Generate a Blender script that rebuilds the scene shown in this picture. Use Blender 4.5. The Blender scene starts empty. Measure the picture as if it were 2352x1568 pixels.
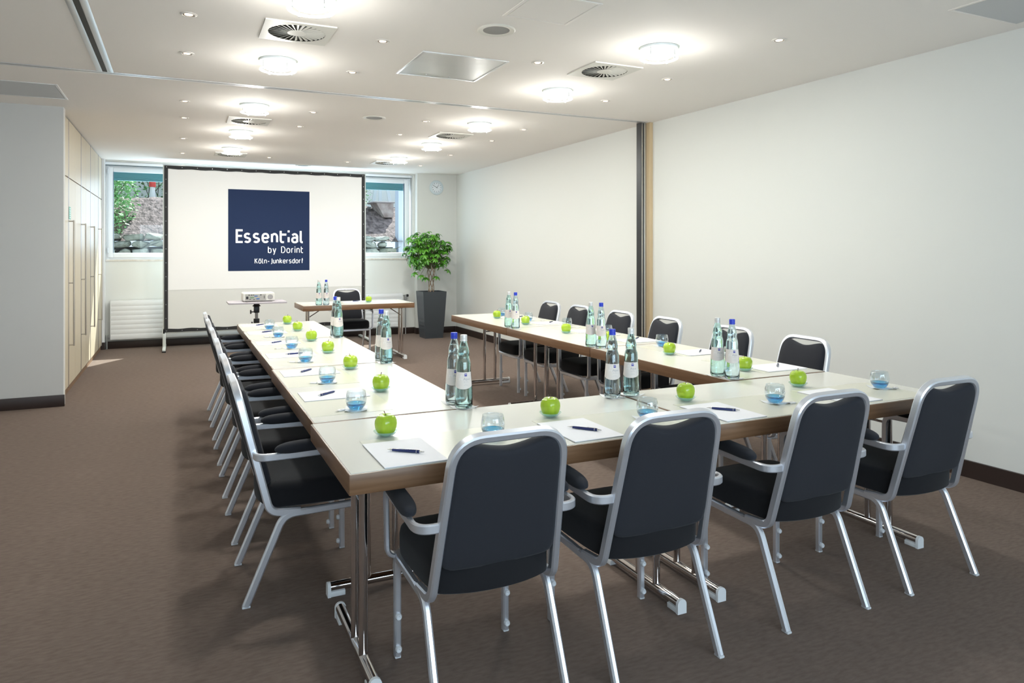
import bpy, bmesh, math, random
from mathutils import Vector, Matrix, noise
random.seed(7)
PI=math.pi; R=math.radians
sc=bpy.context.scene; C=sc.collection
# ------------------------------------------------------------------ camera, world, sun, exposure
cam=bpy.data.cameras.new('camera'); co=bpy.data.objects.new('camera',cam); C.objects.link(co)
co.location=(0,0,1.42); co.rotation_euler=(R(90),0,R(-25.1))
cam.sensor_width=36; cam.lens=36*1636/2352; cam.shift_y=-(784-575)/2352; cam.clip_start=.05; cam.clip_end=200
sc.camera=co
w=bpy.data.worlds.new('sky'); sc.world=w; w.use_nodes=True
bg=w.node_tree.nodes['Background']; bg.inputs[0].default_value=(.74,.86,1,1); bg.inputs[1].default_value=1.25
sc.view_settings.view_transform='Standard'; sc.view_settings.look='None'; sc.view_settings.gamma=1
sc.view_settings.use_curve_mapping=False; sc.view_settings.exposure=0.27
def light(name,kind,loc,energy,color,rot=(0,0,0),size=1,size_y=None,spread=None,spot=None,radius=None):
    l=bpy.data.lights.new(name,kind); l.energy=energy; l.color=color
    if kind=='AREA':
        l.size=size
        if size_y: l.shape='RECTANGLE'; l.size_y=size_y
        else: l.shape='DISK'
        if spread: l.spread=spread
    if kind=='SPOT': l.spot_size=spot; l.spot_blend=.8; l.shadow_soft_size=.03
    if radius is not None: l.shadow_soft_size=radius
    o=bpy.data.objects.new(name,l); C.objects.link(o); o.location=loc; o.rotation_euler=rot; return o
sun=light('sun','SUN',(2,20,12),11,(1,.95,.87)); sun.data.angle=R(.6)
sun.rotation_euler=Vector((-.62,-1.0,-1.15)).to_track_quat('-Z','Y').to_euler()
# daylight through the windows behind the camera and through the garden windows
light('daylight_rear_window','AREA',(1.2,-1.83,1.5),108,(.80,.88,1),(R(90),0,0),4.6,1.5)
light('daylight_garden_window','AREA',(1.35,12.05,2.0),50,(.72,.84,1),(R(-93),0,0),4.3,1.1)
LAMP_E=12; SPOT_E=9
# ------------------------------------------------------------------ materials
MAT={}
def mat(name,col=(.8,.8,.8),rough=.5,metal=0,**k):
    if name in MAT: return MAT[name]
    m=bpy.data.materials.new(name); m.use_nodes=True; nt=m.node_tree; b=nt.nodes['Principled BSDF']
    b.inputs['Base Color'].default_value=(*col,1); b.inputs['Roughness'].default_value=rough; b.inputs['Metallic'].default_value=metal
    if 'ior' in k: b.inputs['IOR'].default_value=k['ior']
    if 'trans' in k: b.inputs['Transmission Weight'].default_value=k['trans']
    if 'spec' in k: b.inputs['Specular IOR Level'].default_value=k['spec']
    if 'sheen' in k: b.inputs['Sheen Weight'].default_value=k['sheen']
    if 'coat' in k: b.inputs['Coat Weight'].default_value=k['coat']; b.inputs['Coat Roughness'].default_value=.08
    if 'sub' in k: b.inputs['Subsurface Weight'].default_value=k['sub']; b.inputs['Subsurface Radius'].default_value=(.02,.03,.01)
    if 'emit' in k: b.inputs['Emission Color'].default_value=(*k['emit'],1); b.inputs['Emission Strength'].default_value=k['es']
    if 'alpha' in k: b.inputs['Alpha'].default_value=k['alpha']
    if 'var' in k:   # two-tone noise: (colour2, scale xyz, detail)
        c2,s,d=k['var']
        tc=nt.nodes.new('ShaderNodeTexCoord'); mp=nt.nodes.new('ShaderNodeMapping'); mp.inputs['Scale'].default_value=s
        n=nt.nodes.new('ShaderNodeTexNoise'); n.inputs['Scale'].default_value=1; n.inputs['Detail'].default_value=d
        r=nt.nodes.new('ShaderNodeValToRGB'); r.color_ramp.elements[0].position=.3; r.color_ramp.elements[1].position=.7
        r.color_ramp.elements[0].color=(*col,1); r.color_ramp.elements[1].color=(*c2,1)
        nt.links.new(tc.outputs['Object'],mp.inputs[0]); nt.links.new(mp.outputs[0],n.inputs['Vector']); nt.links.new(n.outputs['Fac'],r.inputs[0]); nt.links.new(r.outputs[0],b.inputs['Base Color'])
    if 'bump' in k:  # (kind, scale xyz, strength, distance)
        kd,s,st,di=k['bump']
        tc=nt.nodes.new('ShaderNodeTexCoord'); mp=nt.nodes.new('ShaderNodeMapping'); mp.inputs['Scale'].default_value=s
        n=nt.nodes.new({'noise':'ShaderNodeTexNoise','wave':'ShaderNodeTexWave','voro':'ShaderNodeTexVoronoi','check':'ShaderNodeTexChecker'}[kd])
        n.inputs['Scale'].default_value=1
        bp=nt.nodes.new('ShaderNodeBump'); bp.inputs['Strength'].default_value=st; bp.inputs['Distance'].default_value=di
        nt.links.new(tc.outputs['Object'],mp.inputs[0]); nt.links.new(mp.outputs[0],n.inputs['Vector'])
        nt.links.new(n.outputs['Distance' if kd=='voro' else 'Fac'],bp.inputs['Height']); nt.links.new(bp.outputs[0],b.inputs['Normal'])
    MAT[name]=m; return m
def glass(name,col,rough=0,ior=1.48):
    if name in MAT: return MAT[name]
    m=bpy.data.materials.new(name); m.use_nodes=True; nt=m.node_tree; nt.nodes.clear()
    o=nt.nodes.new('ShaderNodeOutputMaterial'); g=nt.nodes.new('ShaderNodeBsdfGlass')
    g.inputs['Color'].default_value=(*col,1); g.inputs['Roughness'].default_value=rough; g.inputs['IOR'].default_value=ior
    nt.links.new(g.outputs[0],o.inputs[0]); MAT[name]=m; return m
def thin_glass(name,col,gl=.08,rough=0.0,fac=.5):
    if name in MAT: return MAT[name]
    m=bpy.data.materials.new(name); m.use_nodes=True; nt=m.node_tree; nt.nodes.clear()
    o=nt.nodes.new('ShaderNodeOutputMaterial'); t=nt.nodes.new('ShaderNodeBsdfTransparent'); g=nt.nodes.new('ShaderNodeBsdfGlossy'); x=nt.nodes.new('ShaderNodeMixShader')
    lw=nt.nodes.new('ShaderNodeLayerWeight'); lw.inputs[0].default_value=.25; ma=nt.nodes.new('ShaderNodeMath'); ma.operation='MULTIPLY_ADD'; ma.inputs[1].default_value=fac; ma.inputs[2].default_value=gl
    t.inputs[0].default_value=(*col,1); g.inputs[0].default_value=(1,1,1,1); g.inputs['Roughness'].default_value=rough
    nt.links.new(lw.outputs['Facing'],ma.inputs[0]); nt.links.new(ma.outputs[0],x.inputs[0]); nt.links.new(t.outputs[0],x.inputs[1]); nt.links.new(g.outputs[0],x.inputs[2]); nt.links.new(x.outputs[0],o.inputs[0])
    MAT[name]=m; return m
wallm=mat('wall_paint',(.70,.705,.675),.85,bump=('noise',(260,260,260),.04,.001))
ceilm=mat('ceiling_paint',(.92,.875,.83),.9,bump=('noise',(220,220,220),.04,.001))
greyw=mat('grey_wall_paint',(.60,.60,.59),.85)
carpet=mat('carpet',(.135,.100,.083),.97,var=((.175,.135,.114),(24,70,1),4),bump=('noise',(420,420,1),.5,.003),spec=.15)
skirt=mat('skirting_wood',(.028,.016,.013),.45)
alu=mat('brushed_aluminium',(.80,.83,.90),.34,.82)
alud=mat('profile_aluminium',(.62,.63,.64),.3,.9)
chrome=mat('chrome',(.66,.63,.62),.07,1)
fab=mat('charcoal_fabric',(.023,.024,.030),.9,sheen=.06,bump=('check',(430,430,430),.35,.0008),spec=.22)
fabseat=mat('black_fabric',(.012,.012,.014),.92,sheen=.1,bump=('check',(430,430,430),.3,.0008),spec=.2)
clearp=mat('clear_plastic',(.85,.87,.9),.2,alpha=.75)
whitep=mat('white_plastic',(.80,.82,.84),.4)
blackp=mat('black_plastic',(.012,.012,.013),.4)
lam=mat("cream_laminate",(.69,.685,.63),.22,spec=.5)
woodn=mat('walnut_edge',(.155,.078,.036),.36,var=((.215,.118,.062),(4,4,90),5),spec=.5)
blot=mat('blotter_vinyl',(.65,.645,.55),.28)
paper=mat('paper',(.86,.86,.90),.7)
papercard=mat('coaster_paper',(.84,.84,.84),.8)
navy=mat('navy_pen',(.016,.028,.12),.25)
applem=mat('apple_skin',(.32,.49,.010),.22,var=((.42,.60,.04),(26,26,10),4),coat=.4)
stemm=mat('apple_stem',(.10,.055,.02),.7)
gclear=thin_glass('clear_glass',(.93,.957,.968),.05,0,.75)
gblue=glass('blue_glass',(.36,.76,.98),0,1.42)
gdish=mat('dish_glass',(.50,.82,.74),.12,alpha=.42,coat=.5)
gbott=glass('bottle_glass_blue',(.93,.975,.99))
gbott2=glass('bottle_glass_teal',(.90,.985,.98))
water=glass('water',(.99,1,1),0,1.33)
capb=mat('cap_blue',(.02,.05,.55),.35)
capw=mat('cap_white',(.75,.74,.72),.3,.2)
lab=mat('bottle_label',(.80,.74,.70),.6)
inkb=mat('label_blue',(.05,.05,.35),.5)
inkg=mat('label_grey',(.45,.43,.46),.6)
white=mat('white_lacquer',(.86,.88,.90),.35)
winw=mat('window_frame_white',(.86,.90,.94),.35)
pane=thin_glass('window_glass',(.93,.985,.99),.012,0,.06)
# ------------------------------------------------------------------ mesh helpers
def tag(o,label=None,cat=None,group=None,kind=None):
    if label: o['label']=label
    if cat: o['category']=cat
    if group: o['group']=group
    if kind: o['kind']=kind
    return o
def obj(name,bm,m,parent=None,sharp=35,loc=None,rz=0):
    me=bpy.data.meshes.new(name)
    bmesh.ops.recalc_face_normals(bm,faces=bm.faces)
    for f in bm.faces: f.smooth=True
    bm.to_mesh(me); bm.free()
    for x in (m if isinstance(m,(list,tuple)) else [m]): me.materials.append(x)
    me.set_sharp_from_angle(angle=R(sharp))
    o=bpy.data.objects.new(name,me); C.objects.link(o)
    if loc: o.location=loc
    if rz: o.rotation_euler=(0,0,rz)
    if parent: o.parent=parent
    return o
def thing(name,label,cat,loc=(0,0,0),rz=0,group=None):
    o=bpy.data.objects.new(name,None); C.objects.link(o); o.empty_display_size=.1
    o.location=loc; o.rotation_euler=(0,0,rz); return tag(o,label,cat,group)
def struct(name,bm,m,parent=None,sharp=35):
    o=obj(name,bm,m,parent,sharp)
    if not parent: o['kind']='structure'
    return o
def dup(root,loc,rz,label,group=None):
    r=root.copy(); C.objects.link(r); r.location=loc; r.rotation_euler=(0,0,rz); r['label']=label
    if group: r['group']=group
    for ch in list(root.children):
        c=ch.copy(); C.objects.link(c); c.parent=r
        for g in list(ch.children):
            d=g.copy(); C.objects.link(d); d.parent=c
    return r
def NB(): return bmesh.new()
def box(bm,x0,x1,y0,y1,z0,z1,bev=0,mi=0,seg=2):
    r=bmesh.ops.create_cube(bm,size=1); vs=r['verts']
    for v in vs: v.co=Vector((x0+(v.co.x+.5)*(x1-x0),y0+(v.co.y+.5)*(y1-y0),z0+(v.co.z+.5)*(z1-z0)))
    fs=set(f for v in vs for f in v.link_faces)
    for f in fs: f.material_index=mi
    if bev:
        es=list(set(e for v in vs for e in v.link_edges))
        r2=bmesh.ops.bevel(bm,geom=es,offset=bev,segments=seg,affect='EDGES',profile=.5)
        for f in r2['faces']: f.material_index=mi
    return bm
def lathe(bm,prof,n=32,c=(0,0,0),mi=0,axis='z',cap=True):
    rings=[]
    for (r,z) in prof:
        ring=[]
        for i in range(n if r>1e-6 else 1):
            a=2*PI*i/n; p=(r*math.cos(a),r*math.sin(a),z)
            if axis=='y': p=(p[0],p[2],p[1])
            if axis=='x': p=(p[2],p[0],p[1])
            ring.append(bm.verts.new(Vector(p)+Vector(c)))
        rings.append(ring)
    for a,b in zip(rings,rings[1:]):
        for i in range(n):
            j=(i+1)%n
            if len(a)==1 and len(b)==1: continue
            if len(a)==1: f=bm.faces.new((a[0],b[i],b[j]))
            elif len(b)==1: f=bm.faces.new((a[i],b[0],a[j]))
            else: f=bm.faces.new((a[i],b[i],b[j],a[j]))
            f.material_index=mi
    if cap:
        for rg in (rings[0],rings[-1]):
            if len(rg)>2: f=bm.faces.new(rg); f.material_index=mi
    return bm
def fillet(pts,rad,seg=7):
    P=[Vector(p) for p in pts]; out=[P[0]]
    for i in range(1,len(P)-1):
        r=rad[i] if isinstance(rad,(list,tuple)) else rad
        a=(P[i-1]-P[i]); b=(P[i+1]-P[i]); la,lb=a.length,b.length; a.normalize(); b.normalize()
        ang=a.angle(b); 
        if r<=0 or ang>PI-.02: out.append(P[i]); continue
        t=min(r/math.tan(ang/2),la*.49 if i>1 else la*.95,lb*.49 if i<len(P)-2 else lb*.95)
        p0=P[i]+a*t; p1=P[i]+b*t
        for k in range(seg+1):
            s=k/seg; q=(1-s)**2*p0+2*s*(1-s)*P[i]*1+s*s*p1
            mid=(p0+p1)/2
            out.append(q)
    out.append(P[-1]); return out
def rrect(w,h,r,n=1):
    pts=[]
    for cx,cy,a0 in ((w/2-r,h/2-r,0),(-w/2+r,h/2-r,90),(-w/2+r,-h/2+r,180),(w/2-r,-h/2+r,270)):
        for k in range(n+1):
            a=R(a0+90*k/n); pts.append((cx+r*math.cos(a),cy+r*math.sin(a)))
    return pts
def circ(r,n=14): return [(r*math.cos(2*PI*k/n),r*math.sin(2*PI*k/n)) for k in range(n)]
def sweep(bm,path,prof,ref,mi=0,closed=False,radii=None):
    n=len(path); N=Vector(ref); rings=[]
    Tp=None
    for i,p in enumerate(path):
        if closed: T=(path[(i+1)%n]-path[i-1]).normalized()
        elif i==0: T=(path[1]-path[0]).normalized()
        elif i==n-1: T=(path[-1]-path[-2]).normalized()
        else: T=((path[i+1]-p).normalized()+(p-path[i-1]).normalized()).normalized()
        if Tp is not None:
            q=Tp.rotation_difference(T); N=q@N
        N=(N-T*N.dot(T)).normalized(); B=T.cross(N); Tp=T
        s=radii[i] if radii else 1
        rings.append([bm.verts.new(p+N*(u*s)+B*(v*s)) for u,v in prof])
    k=len(prof)
    for i in range(n if closed else n-1):
        a,b=rings[i],rings[(i+1)%n]
        for j in range(k):
            f=bm.faces.new((a[j],a[(j+1)%k],b[(j+1)%k],b[j])); f.material_index=mi
    if not closed:
        for rg in (rings[0],rings[-1]):
            f=bm.faces.new(rg); f.material_index=mi
    return bm
def tube(bm,p0,p1,r,n=14,mi=0): return sweep(bm,[Vector(p0),Vector(p1)],circ(r,n),(0,0,1) if abs(Vector(p1).z-Vector(p0).z)<1e-4 or True and (Vector(p1)-Vector(p0)).normalized().cross(Vector((0,0,1))).length>.01 else (1,0,0),mi)
def cushion(bm,out,layers,dome,to3,mi=0):
    """out: closed 2-D outline; layers: (inset,height) from back to front; dome: (back bulge, front bulge)"""
    n=len(out); P=[Vector((x,y)) for x,y in out]
    area=sum(P[i].x*P[(i+1)%n].y-P[(i+1)%n].x*P[i].y for i in range(n))
    sg=1 if area>0 else -1; nor=[]
    for i in range(n):
        t=(P[(i+1)%n]-P[i-1]).normalized(); nor.append(Vector((-t.y,t.x))*sg)
    cen=sum(P,Vector((0,0)))/n; rings=[]
    def ring(f,h): rings.append([bm.verts.new(to3(*f(i),h)) for i in range(n)])
    ih0=layers[0]; ih1=layers[-1]
    mixc=lambda i,s,ins:tuple((P[i]+nor[i]*ins).lerp(cen,s))
    for s in (.86,.55,.25): ring(lambda i,s=s:mixc(i,s,ih0[0]),ih0[1]-dome[0]*(1-(1-s)**2))
    for ins,h in layers: ring(lambda i,ins=ins:tuple(P[i]+nor[i]*ins),h)
    for s in (.25,.55,.86): ring(lambda i,s=s:mixc(i,s,ih1[0]),ih1[1]+dome[1]*(1-(1-s)**2))
    for a,b in zip(rings,rings[1:]):
        for i in range(n):
            f=bm.faces.new((a[i],a[(i+1)%n],b[(i+1)%n],b[i])); f.material_index=mi
    bm.faces.new(rings[0]).material_index=mi; bm.faces.new(rings[-1]).material_index=mi
    return bm
def cat(pts,k=6):
    n=len(pts); P=[Vector((*p,)) for p in pts]; o=[]
    for i in range(n):
        a,b,c,d=P[i-1],P[i],P[(i+1)%n],P[(i+2)%n]
        for j in range(k):
            t=j/k; o.append(tuple(.5*((2*b)+(c-a)*t+(2*a-5*b+4*c-d)*t*t+(3*b-a-3*c+d)*t**3)))
    return o
def text_mesh(s,size,offset=0,align='LEFT'):
    cu=bpy.data.curves.new('lettering','FONT'); cu.body=s; cu.size=size; cu.offset=offset; cu.align_x=align; cu.resolution_u=4
    o=bpy.data.objects.new('lettering',cu); C.objects.link(o); bpy.context.view_layer.update()
    me=bpy.data.meshes.new_from_object(o.evaluated_get(bpy.context.evaluated_depsgraph_get()))
    bpy.data.objects.remove(o); bpy.data.curves.remove(cu)
    bm=bmesh.new(); bm.from_mesh(me); bpy.data.meshes.remove(me); return bm
H=2.73
# ------------------------------------------------------------------ room shell
def sbox(name,*a,m=wallm,bev=0): 
    return struct(name,box(NB(),*a,bev),m)
sbox('floor',-2.75,4.75,-1.85,12.0,-.1,0,m=carpet)
sbox('ceiling',-2.75,4.75,-1.85,12.1,H,H+.12,m=ceilm)
sbox('wall_left',-2.75,-2.6,-1.85,7.63,0,H)
sbox('wall_left_block',-2.75,-.95,7.63,7.73,0,H,m=greyw)
def slant(name,t0_,t1_,z1_,m,y0_,y1_):
    # the near right wall runs a touch out of square: x = 4.40 at y 6.03, 4.62 at y -1.85
    f=lambda y:4.40+(6.03-y)*.028
    bm=NB(); A=[bm.verts.new((f(y)+t,y,z)) for y in (y0_,y1_) for t in (t0_,t1_) for z in (0,z1_)]
    for q in ((0,1,3,2),(4,6,7,5),(0,4,5,1),(2,3,7,6),(0,2,6,4),(1,5,7,3)): bm.faces.new([A[k] for k in q])
    return struct(name,bm,m)
slant('wall_right',0,.25,H,wallm,-1.85,6.03)
sbox('wall_right_far',4.39,4.75,6.11,11.66,0,H)
sbox('wall_far_pier',3.68,4.75,11.66,12.1,0,H)
# back wall with a wide window opening
bm=NB()
box(bm,-2.75,4.75,-1.85,-1.6,0,.75); box(bm,-2.75,4.75,-1.85,-1.6,2.3,H); box(bm,-2.75,-1.2,-1.85,-1.6,.75,2.3); box(bm,3.6,4.75,-1.85,-1.6,.75,2.3)
struct('wall_back',bm,wallm)
WY=11.80
bm=NB(); box(bm,-.955,3.64,WY,WY+.30,0,1.26); box(bm,-.955,3.64,WY,WY+.30,2.705,H); box(bm,-1.05,-.955,WY,WY+.3,0,H); box(bm,3.64,3.679,WY,WY+.3,0,H)
struct('wall_far',bm,wallm)
bm=NB()
for a in ((-1.2,-1.13,.75,2.3),(3.53,3.6,.75,2.3),(-1.13,3.53,.75,.82),(-1.13,3.53,2.23,2.3),(.37,.43,.82,2.23),(1.97,2.03,.82,2.23)): box(bm,a[0],a[1],-1.72,-1.66,a[2],a[3],.003)
w3=struct('window_3',bm,winw); obj('pane',box(NB(),-1.13,3.53,-1.70,-1.694,.82,2.23),pane,w3)
def skirting(name,x0,x1,y0,y1,h=.105): return sbox(name,x0,x1,y0,y1,0,h,m=skirt,bev=.002)
skirting('baseboard_left',-2.6,-.94,7.612,7.63); slant('baseboard_right',-.018,0,.105,skirt,-1.6,5.99)
skirting('baseboard_right_far',4.37,4.39,6.15,11.64); skirting('baseboard_pier',3.665,4.37,11.642,11.66); skirting('baseboard_far',-.95,3.68,WY-.018,WY)
skirting('baseboard_pier_side',3.662,3.68,11.642,WY-.018)
# windows
def window(n,x0,x1,z0,z1,y,hinge_left):
    f=NB(); b=.045
    for a in ((x0,x0+b,z0,z1),(x1-b,x1,z0,z1),(x0+b,x1-b,z1-b,z1),(x0+b,x1-b,z0,z0+b)): box(f,a[0],a[1],y,y+.07,a[2],a[3],.003)
    o=struct('window_%d'%n,f,winw)
    s=NB(); b2=.07; X0,X1,Z0,Z1=x0+.03,x1-.03,z0+.03,z1-.03; 
    for a in ((X0,X0+b2,Z0,Z1),(X1-b2,X1,Z0,Z1),(X0+b2,X1-b2,Z1-b2,Z1),(X0+b2,X1-b2,Z0,Z0+b2)): box(s,a[0],a[1],y-.018,y+.04,a[2],a[3],.006)
    obj('sash',s,winw,o)
    obj('pane',box(NB(),X0+b2-.005,X1-b2+.005,y+.008,y+.014,Z0+b2-.005,Z1-b2+.005),pane,o)
    g=NB(); gb=.006
    for a in ((X0+b2-gb,X0+b2,Z0+b2,Z1-b2),(X1-b2,X1-b2+gb,Z0+b2,Z1-b2)): box(g,a[0],a[1],y-.02,y+.02,a[2],a[3])
    obj('seal',g,mat('window_seal',(.12,.2,.3),.5),o)
    hx=x0+.03 if hinge_left else x1-.03
    for z in (z0+.1,z1-.14): obj('hinge',lathe(NB(),[(.009,0),(.009,.08)],12,(hx,y-.024,z)),mat('hinge_grey',(.7,.74,.78),.4),o)
    return o
window(1,-.953,1.31,1.285,2.665,WY+.05,True); window(2,1.33,3.60,1.285,2.665,WY+.05,False)
sbox('trim_1',1.30,1.34,WY+.04,WY+.13,1.275,2.70,m=winw)
sbox('trim_2',-.953,3.638,WY-.012,WY+.12,1.262,1.287,m=mat('sill_stone',(.62,.56,.48),.4,var=((.75,.72,.68),(20,20,20),4)),bev=.004)
sbox('trim_3',-.953,3.638,WY+.02,WY+.14,2.667,2.704,m=winw)
sbox('trim_14',-.953,3.60,WY-.006,WY+.02,2.652,2.660,m=mat('rail_dark',(.05,.09,.10),.4))
sbox('trim_15',-.953,3.60,WY-.012,WY+.018,2.661,2.70,m=winw,bev=.002)
for a,b,l in ((-.92,1.3,'left'),(1.34,3.57,'right')):
    sh=NB(); box(sh,a,b,WY+.16,WY+.19,2.50,2.62)
    for k in range(3): box(sh,a,b,WY+.155,WY+.195,2.452+k*.02,2.47+k*.02,.004)
    tag(obj('roller_shutter',sh,mat('shutter_teal',(.10,.27,.30),.45)),'teal grey roller shutter rolled up outside the %s garden window'%l,'roller shutter','roller shutters above the garden windows')
# partition track and jamb
bm=NB(); box(bm,4.292,4.318,6.05,6.12,0,H,.003); box(bm,4.332,4.362,6.05,6.12,0,H,.003); box(bm,4.316,4.334,6.065,6.12,0,H,mi=1); box(bm,4.288,4.294,6.04,6.12,0,H,mi=1)
struct('trim_4',bm,[alud,blackp])
sbox('trim_5',4.364,4.425,5.995,6.13,0,H,m=mat('birch_post',(.60,.45,.27),.5,var=((.66,.51,.32),(8,8,1.5),5)))
for nm,a in (('trim_6',(-2.6,4.33,5.985,6.012)),('trim_7',(-2.6,4.33,6.03,6.057))):
    struct(nm,box(NB(),a[0],a[1],a[2],a[3],H-.003,H+.001),mat('track_white',(.66,.66,.67),.3,.5))
sbox('trim_8',-2.6,4.33,6.012,6.03,H-.002,H+.001,m=mat('track_gap',(.25,.23,.2),.6))
struct('trim_9',box(NB(),-.538,-.500,-1.6,5.985,H-.003,H+.001,.001),mat('track_bright',(.50,.49,.47),.3,.6))
struct('trim_10',box(NB(),-.472,-.430,-1.6,5.985,H-.003,H+.001,.001),mat('track_bright'))
sbox('trim_11',-.502,-.470,-1.6,5.985,H-.003,H+.001,m=mat('track_dark',(.03,.028,.02),.6))
# ------------------------------------------------------------------ ceiling fittings
def ordn(i): return ['nearest','second','third','fourth','fifth','sixth','seventh','eighth'][i]
# round glass lamps
glow=mat('lamp_diffuser',(1,1,1),.4,emit=(.90,1,.95),es=6)
rl=thing('ceiling_lamp','x','ceiling light',(0,0,0),0,'round glass ceiling lights')
obj('base_plate',lathe(NB(),[(0,0),(.122,0),(.122,-.014),(.112,-.018),(0,-.018)],40),white,rl)
obj('diffuser',lathe(NB(),[(0,-.018),(.080,-.018),(.088,-.028),(.088,-.050),(.078,-.062),(0,-.062)],40),glow,rl)
ld=obj('glass_disc',lathe(NB(),[(.097,-.066),(.122,-.066),(.1235,-.069),(.122,-.072),(.097,-.072),(.097,-.066)],48,cap=False),mat('lamp_glass_edge',(.75,.93,.86),.1,emit=(.8,1,.92),es=.55,alpha=.7),rl)
for k in range(4):
    a=R(25+90*k); obj('stud',lathe(NB(),[(.004,-.014),(.004,-.078),(.007,-.078),(.007,-.082),(0,-.082)],10,(.110*math.cos(a),.110*math.sin(a),0)),alud,rl)
first=True
for col,X in (('left',.622),('right',2.816)):
    for i,Y in enumerate((3.77,5.13,6.80,8.34,9.78)):
        L='bright round glass ceiling light, %s of the five in the %s row'%(['nearest','second nearest','middle','fourth nearest','farthest'][i],col)
        if first: o=rl; o.location=(X,Y,H); o['label']=L; first=False
        else: o=dup(rl,(X,Y,H),0,L)
        light('lamp_light','AREA',(X,Y,H-.085),LAMP_E,(.97,1,.95),(0,0,0),.2); light('lamp_glow','POINT',(X,Y,H-.105),11,(1,.98,.93),radius=.05)
# small downlights
dl=thing('downlight','x','ceiling light',(0,0,0),0,'small recessed halogen spots')
obj('trim_ring',lathe(NB(),[(.030,0),(.044,0),(.0445,-.003),(.034,-.006),(.030,-.003),(.030,0)],24,cap=False),mat('ring_white',(.75,.71,.67),.4),dl)
obj('inner_ring',lathe(NB(),[(.022,0),(.031,0),(.031,-.004),(.022,-.002),(.022,0)],20,cap=False),mat('ring_grey',(.35,.31,.27),.35,.6),dl)
obj('bulb',lathe(NB(),[(0,0),(.0225,0),(.021,-.004),(0,-.006)],20),mat('halogen_bulb',(1,.9,.8),.4,emit=(1,.74,.52),es=3.2),dl)
cols=((.052,'far left',(4.34,5.2,6.87,7.73,9.16,10.55,11.36)),(1.158,'centre left',(4.38,5.24,6.91,7.76,10.53,11.42)),(2.268,'centre right',(4.42,6.91,7.82,10.58,11.40)),(3.387,'far right',(3.31,4.43,5.30,6.93,7.80,9.21,10.56)))
first=True
for X,nm,Ys in cols:
    for i,Y in enumerate(Ys):
        pos='nearest' if i==0 else ('farthest' if i==len(Ys)-1 else ordn(i)+' from the camera')
        L='small warm recessed ceiling spot, %s in the %s line of spots'%(pos,nm)
        if first: o=dl; o.location=(X,Y,H); o['label']=L; first=False
        else: dup(dl,(X,Y,H),0,L)
        light('spot_light','SPOT',(X,Y,H-.012),SPOT_E,(1,.80,.60),(0,0,0),spot=R(110))
# swirl vents
vm=mat('vent_cream',(.74,.72,.66),.5)
vt=thing('ceiling_vent','x','air vent',(0,0,0),0,'square swirl air vents')
bm=NB(); n=56; inner=[];outer=[];lo=[]
for k in range(n):
    a=2*PI*k/n+PI/4; c,s=math.cos(a),math.sin(a); q=.2/max(abs(c),abs(s))
    inner.append(bm.verts.new((.165*c,.165*s,-.014))); outer.append(bm.verts.new((q*c,q*s,-.014))); lo.append(bm.verts.new((q*c,q*s,0)))
for k in range(n):
    j=(k+1)%n; bm.faces.new((inner[k],outer[k],outer[j],inner[j])); bm.faces.new((outer[k],lo[k],lo[j],outer[j]))
obj('plate',bm,vm,vt)
obj('backing',lathe(NB(),[(0,-.001),(.165,-.001),(.165,-.014)],40,cap=False),mat('vent_dark',(.02,.018,.012),.8),vt)
obj('hub',lathe(NB(),[(0,-.010),(.055,-.010),(.055,-.015),(0,-.016)],28),vm,vt)
bl=NB(); box(bl,.045,.164,-.0085,.0085,-.0008,.0008)
bmesh.ops.rotate(bl,verts=bl.verts,cent=(0,0,0),matrix=Matrix.Rotation(R(-34),3,'X'))
for v in bl.verts:
    if v.co.x<.1: v.co.y*=.45
    v.co.z-=.0085
blade=obj('blade',bl,vm,vt)
for k in range(1,30):
    c=blade.copy(); C.objects.link(c); c.parent=vt; c.rotation_euler=(0,0,2*PI*k/30)
first=True
for X,nm in ((.645,'left'),(2.815,'right')):
    for i,Y in enumerate((4.42,7.66,10.44)):
        L='square cream ceiling vent with radial blades, %s in the %s row'%(['nearest','middle','farthest'][i],nm)
        if first: vt.location=(X,Y,H); vt['label']=L; first=False
        else: dup(vt,(X,Y,H),0,L)
vt.scale=(1,1,.55)
for o_ in C.objects:
    if o_.name.startswith('ceiling_vent'): o_.scale=(1,1,.55)
# speakers
sp=thing('ceiling_speaker','round flush ceiling loudspeaker nearest the camera','loudspeaker',(1.71,3.87,H),0,'round ceiling loudspeakers')
obj('rim',lathe(NB(),[(.078,0),(.112,0),(.114,-.004),(.108,-.009),(.090,-.008),(.078,-.004)],40,cap=False),mat('speaker_rim',(.78,.75,.68),.45),sp)
obj('grille',lathe(NB(),[(0,-.0045),(.082,-.0045),(.082,0),(0,0)],40),mat('speaker_grille',(.33,.32,.30),.6,bump=('voro',(300,300,300),.8,.002)),sp)
dup(sp,(1.75,6.94,H),0,'round flush ceiling loudspeaker just beyond the ceiling track'); dup(sp,(1.74,11.30,H),0,'round flush ceiling loudspeaker above the projection screen')
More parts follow.
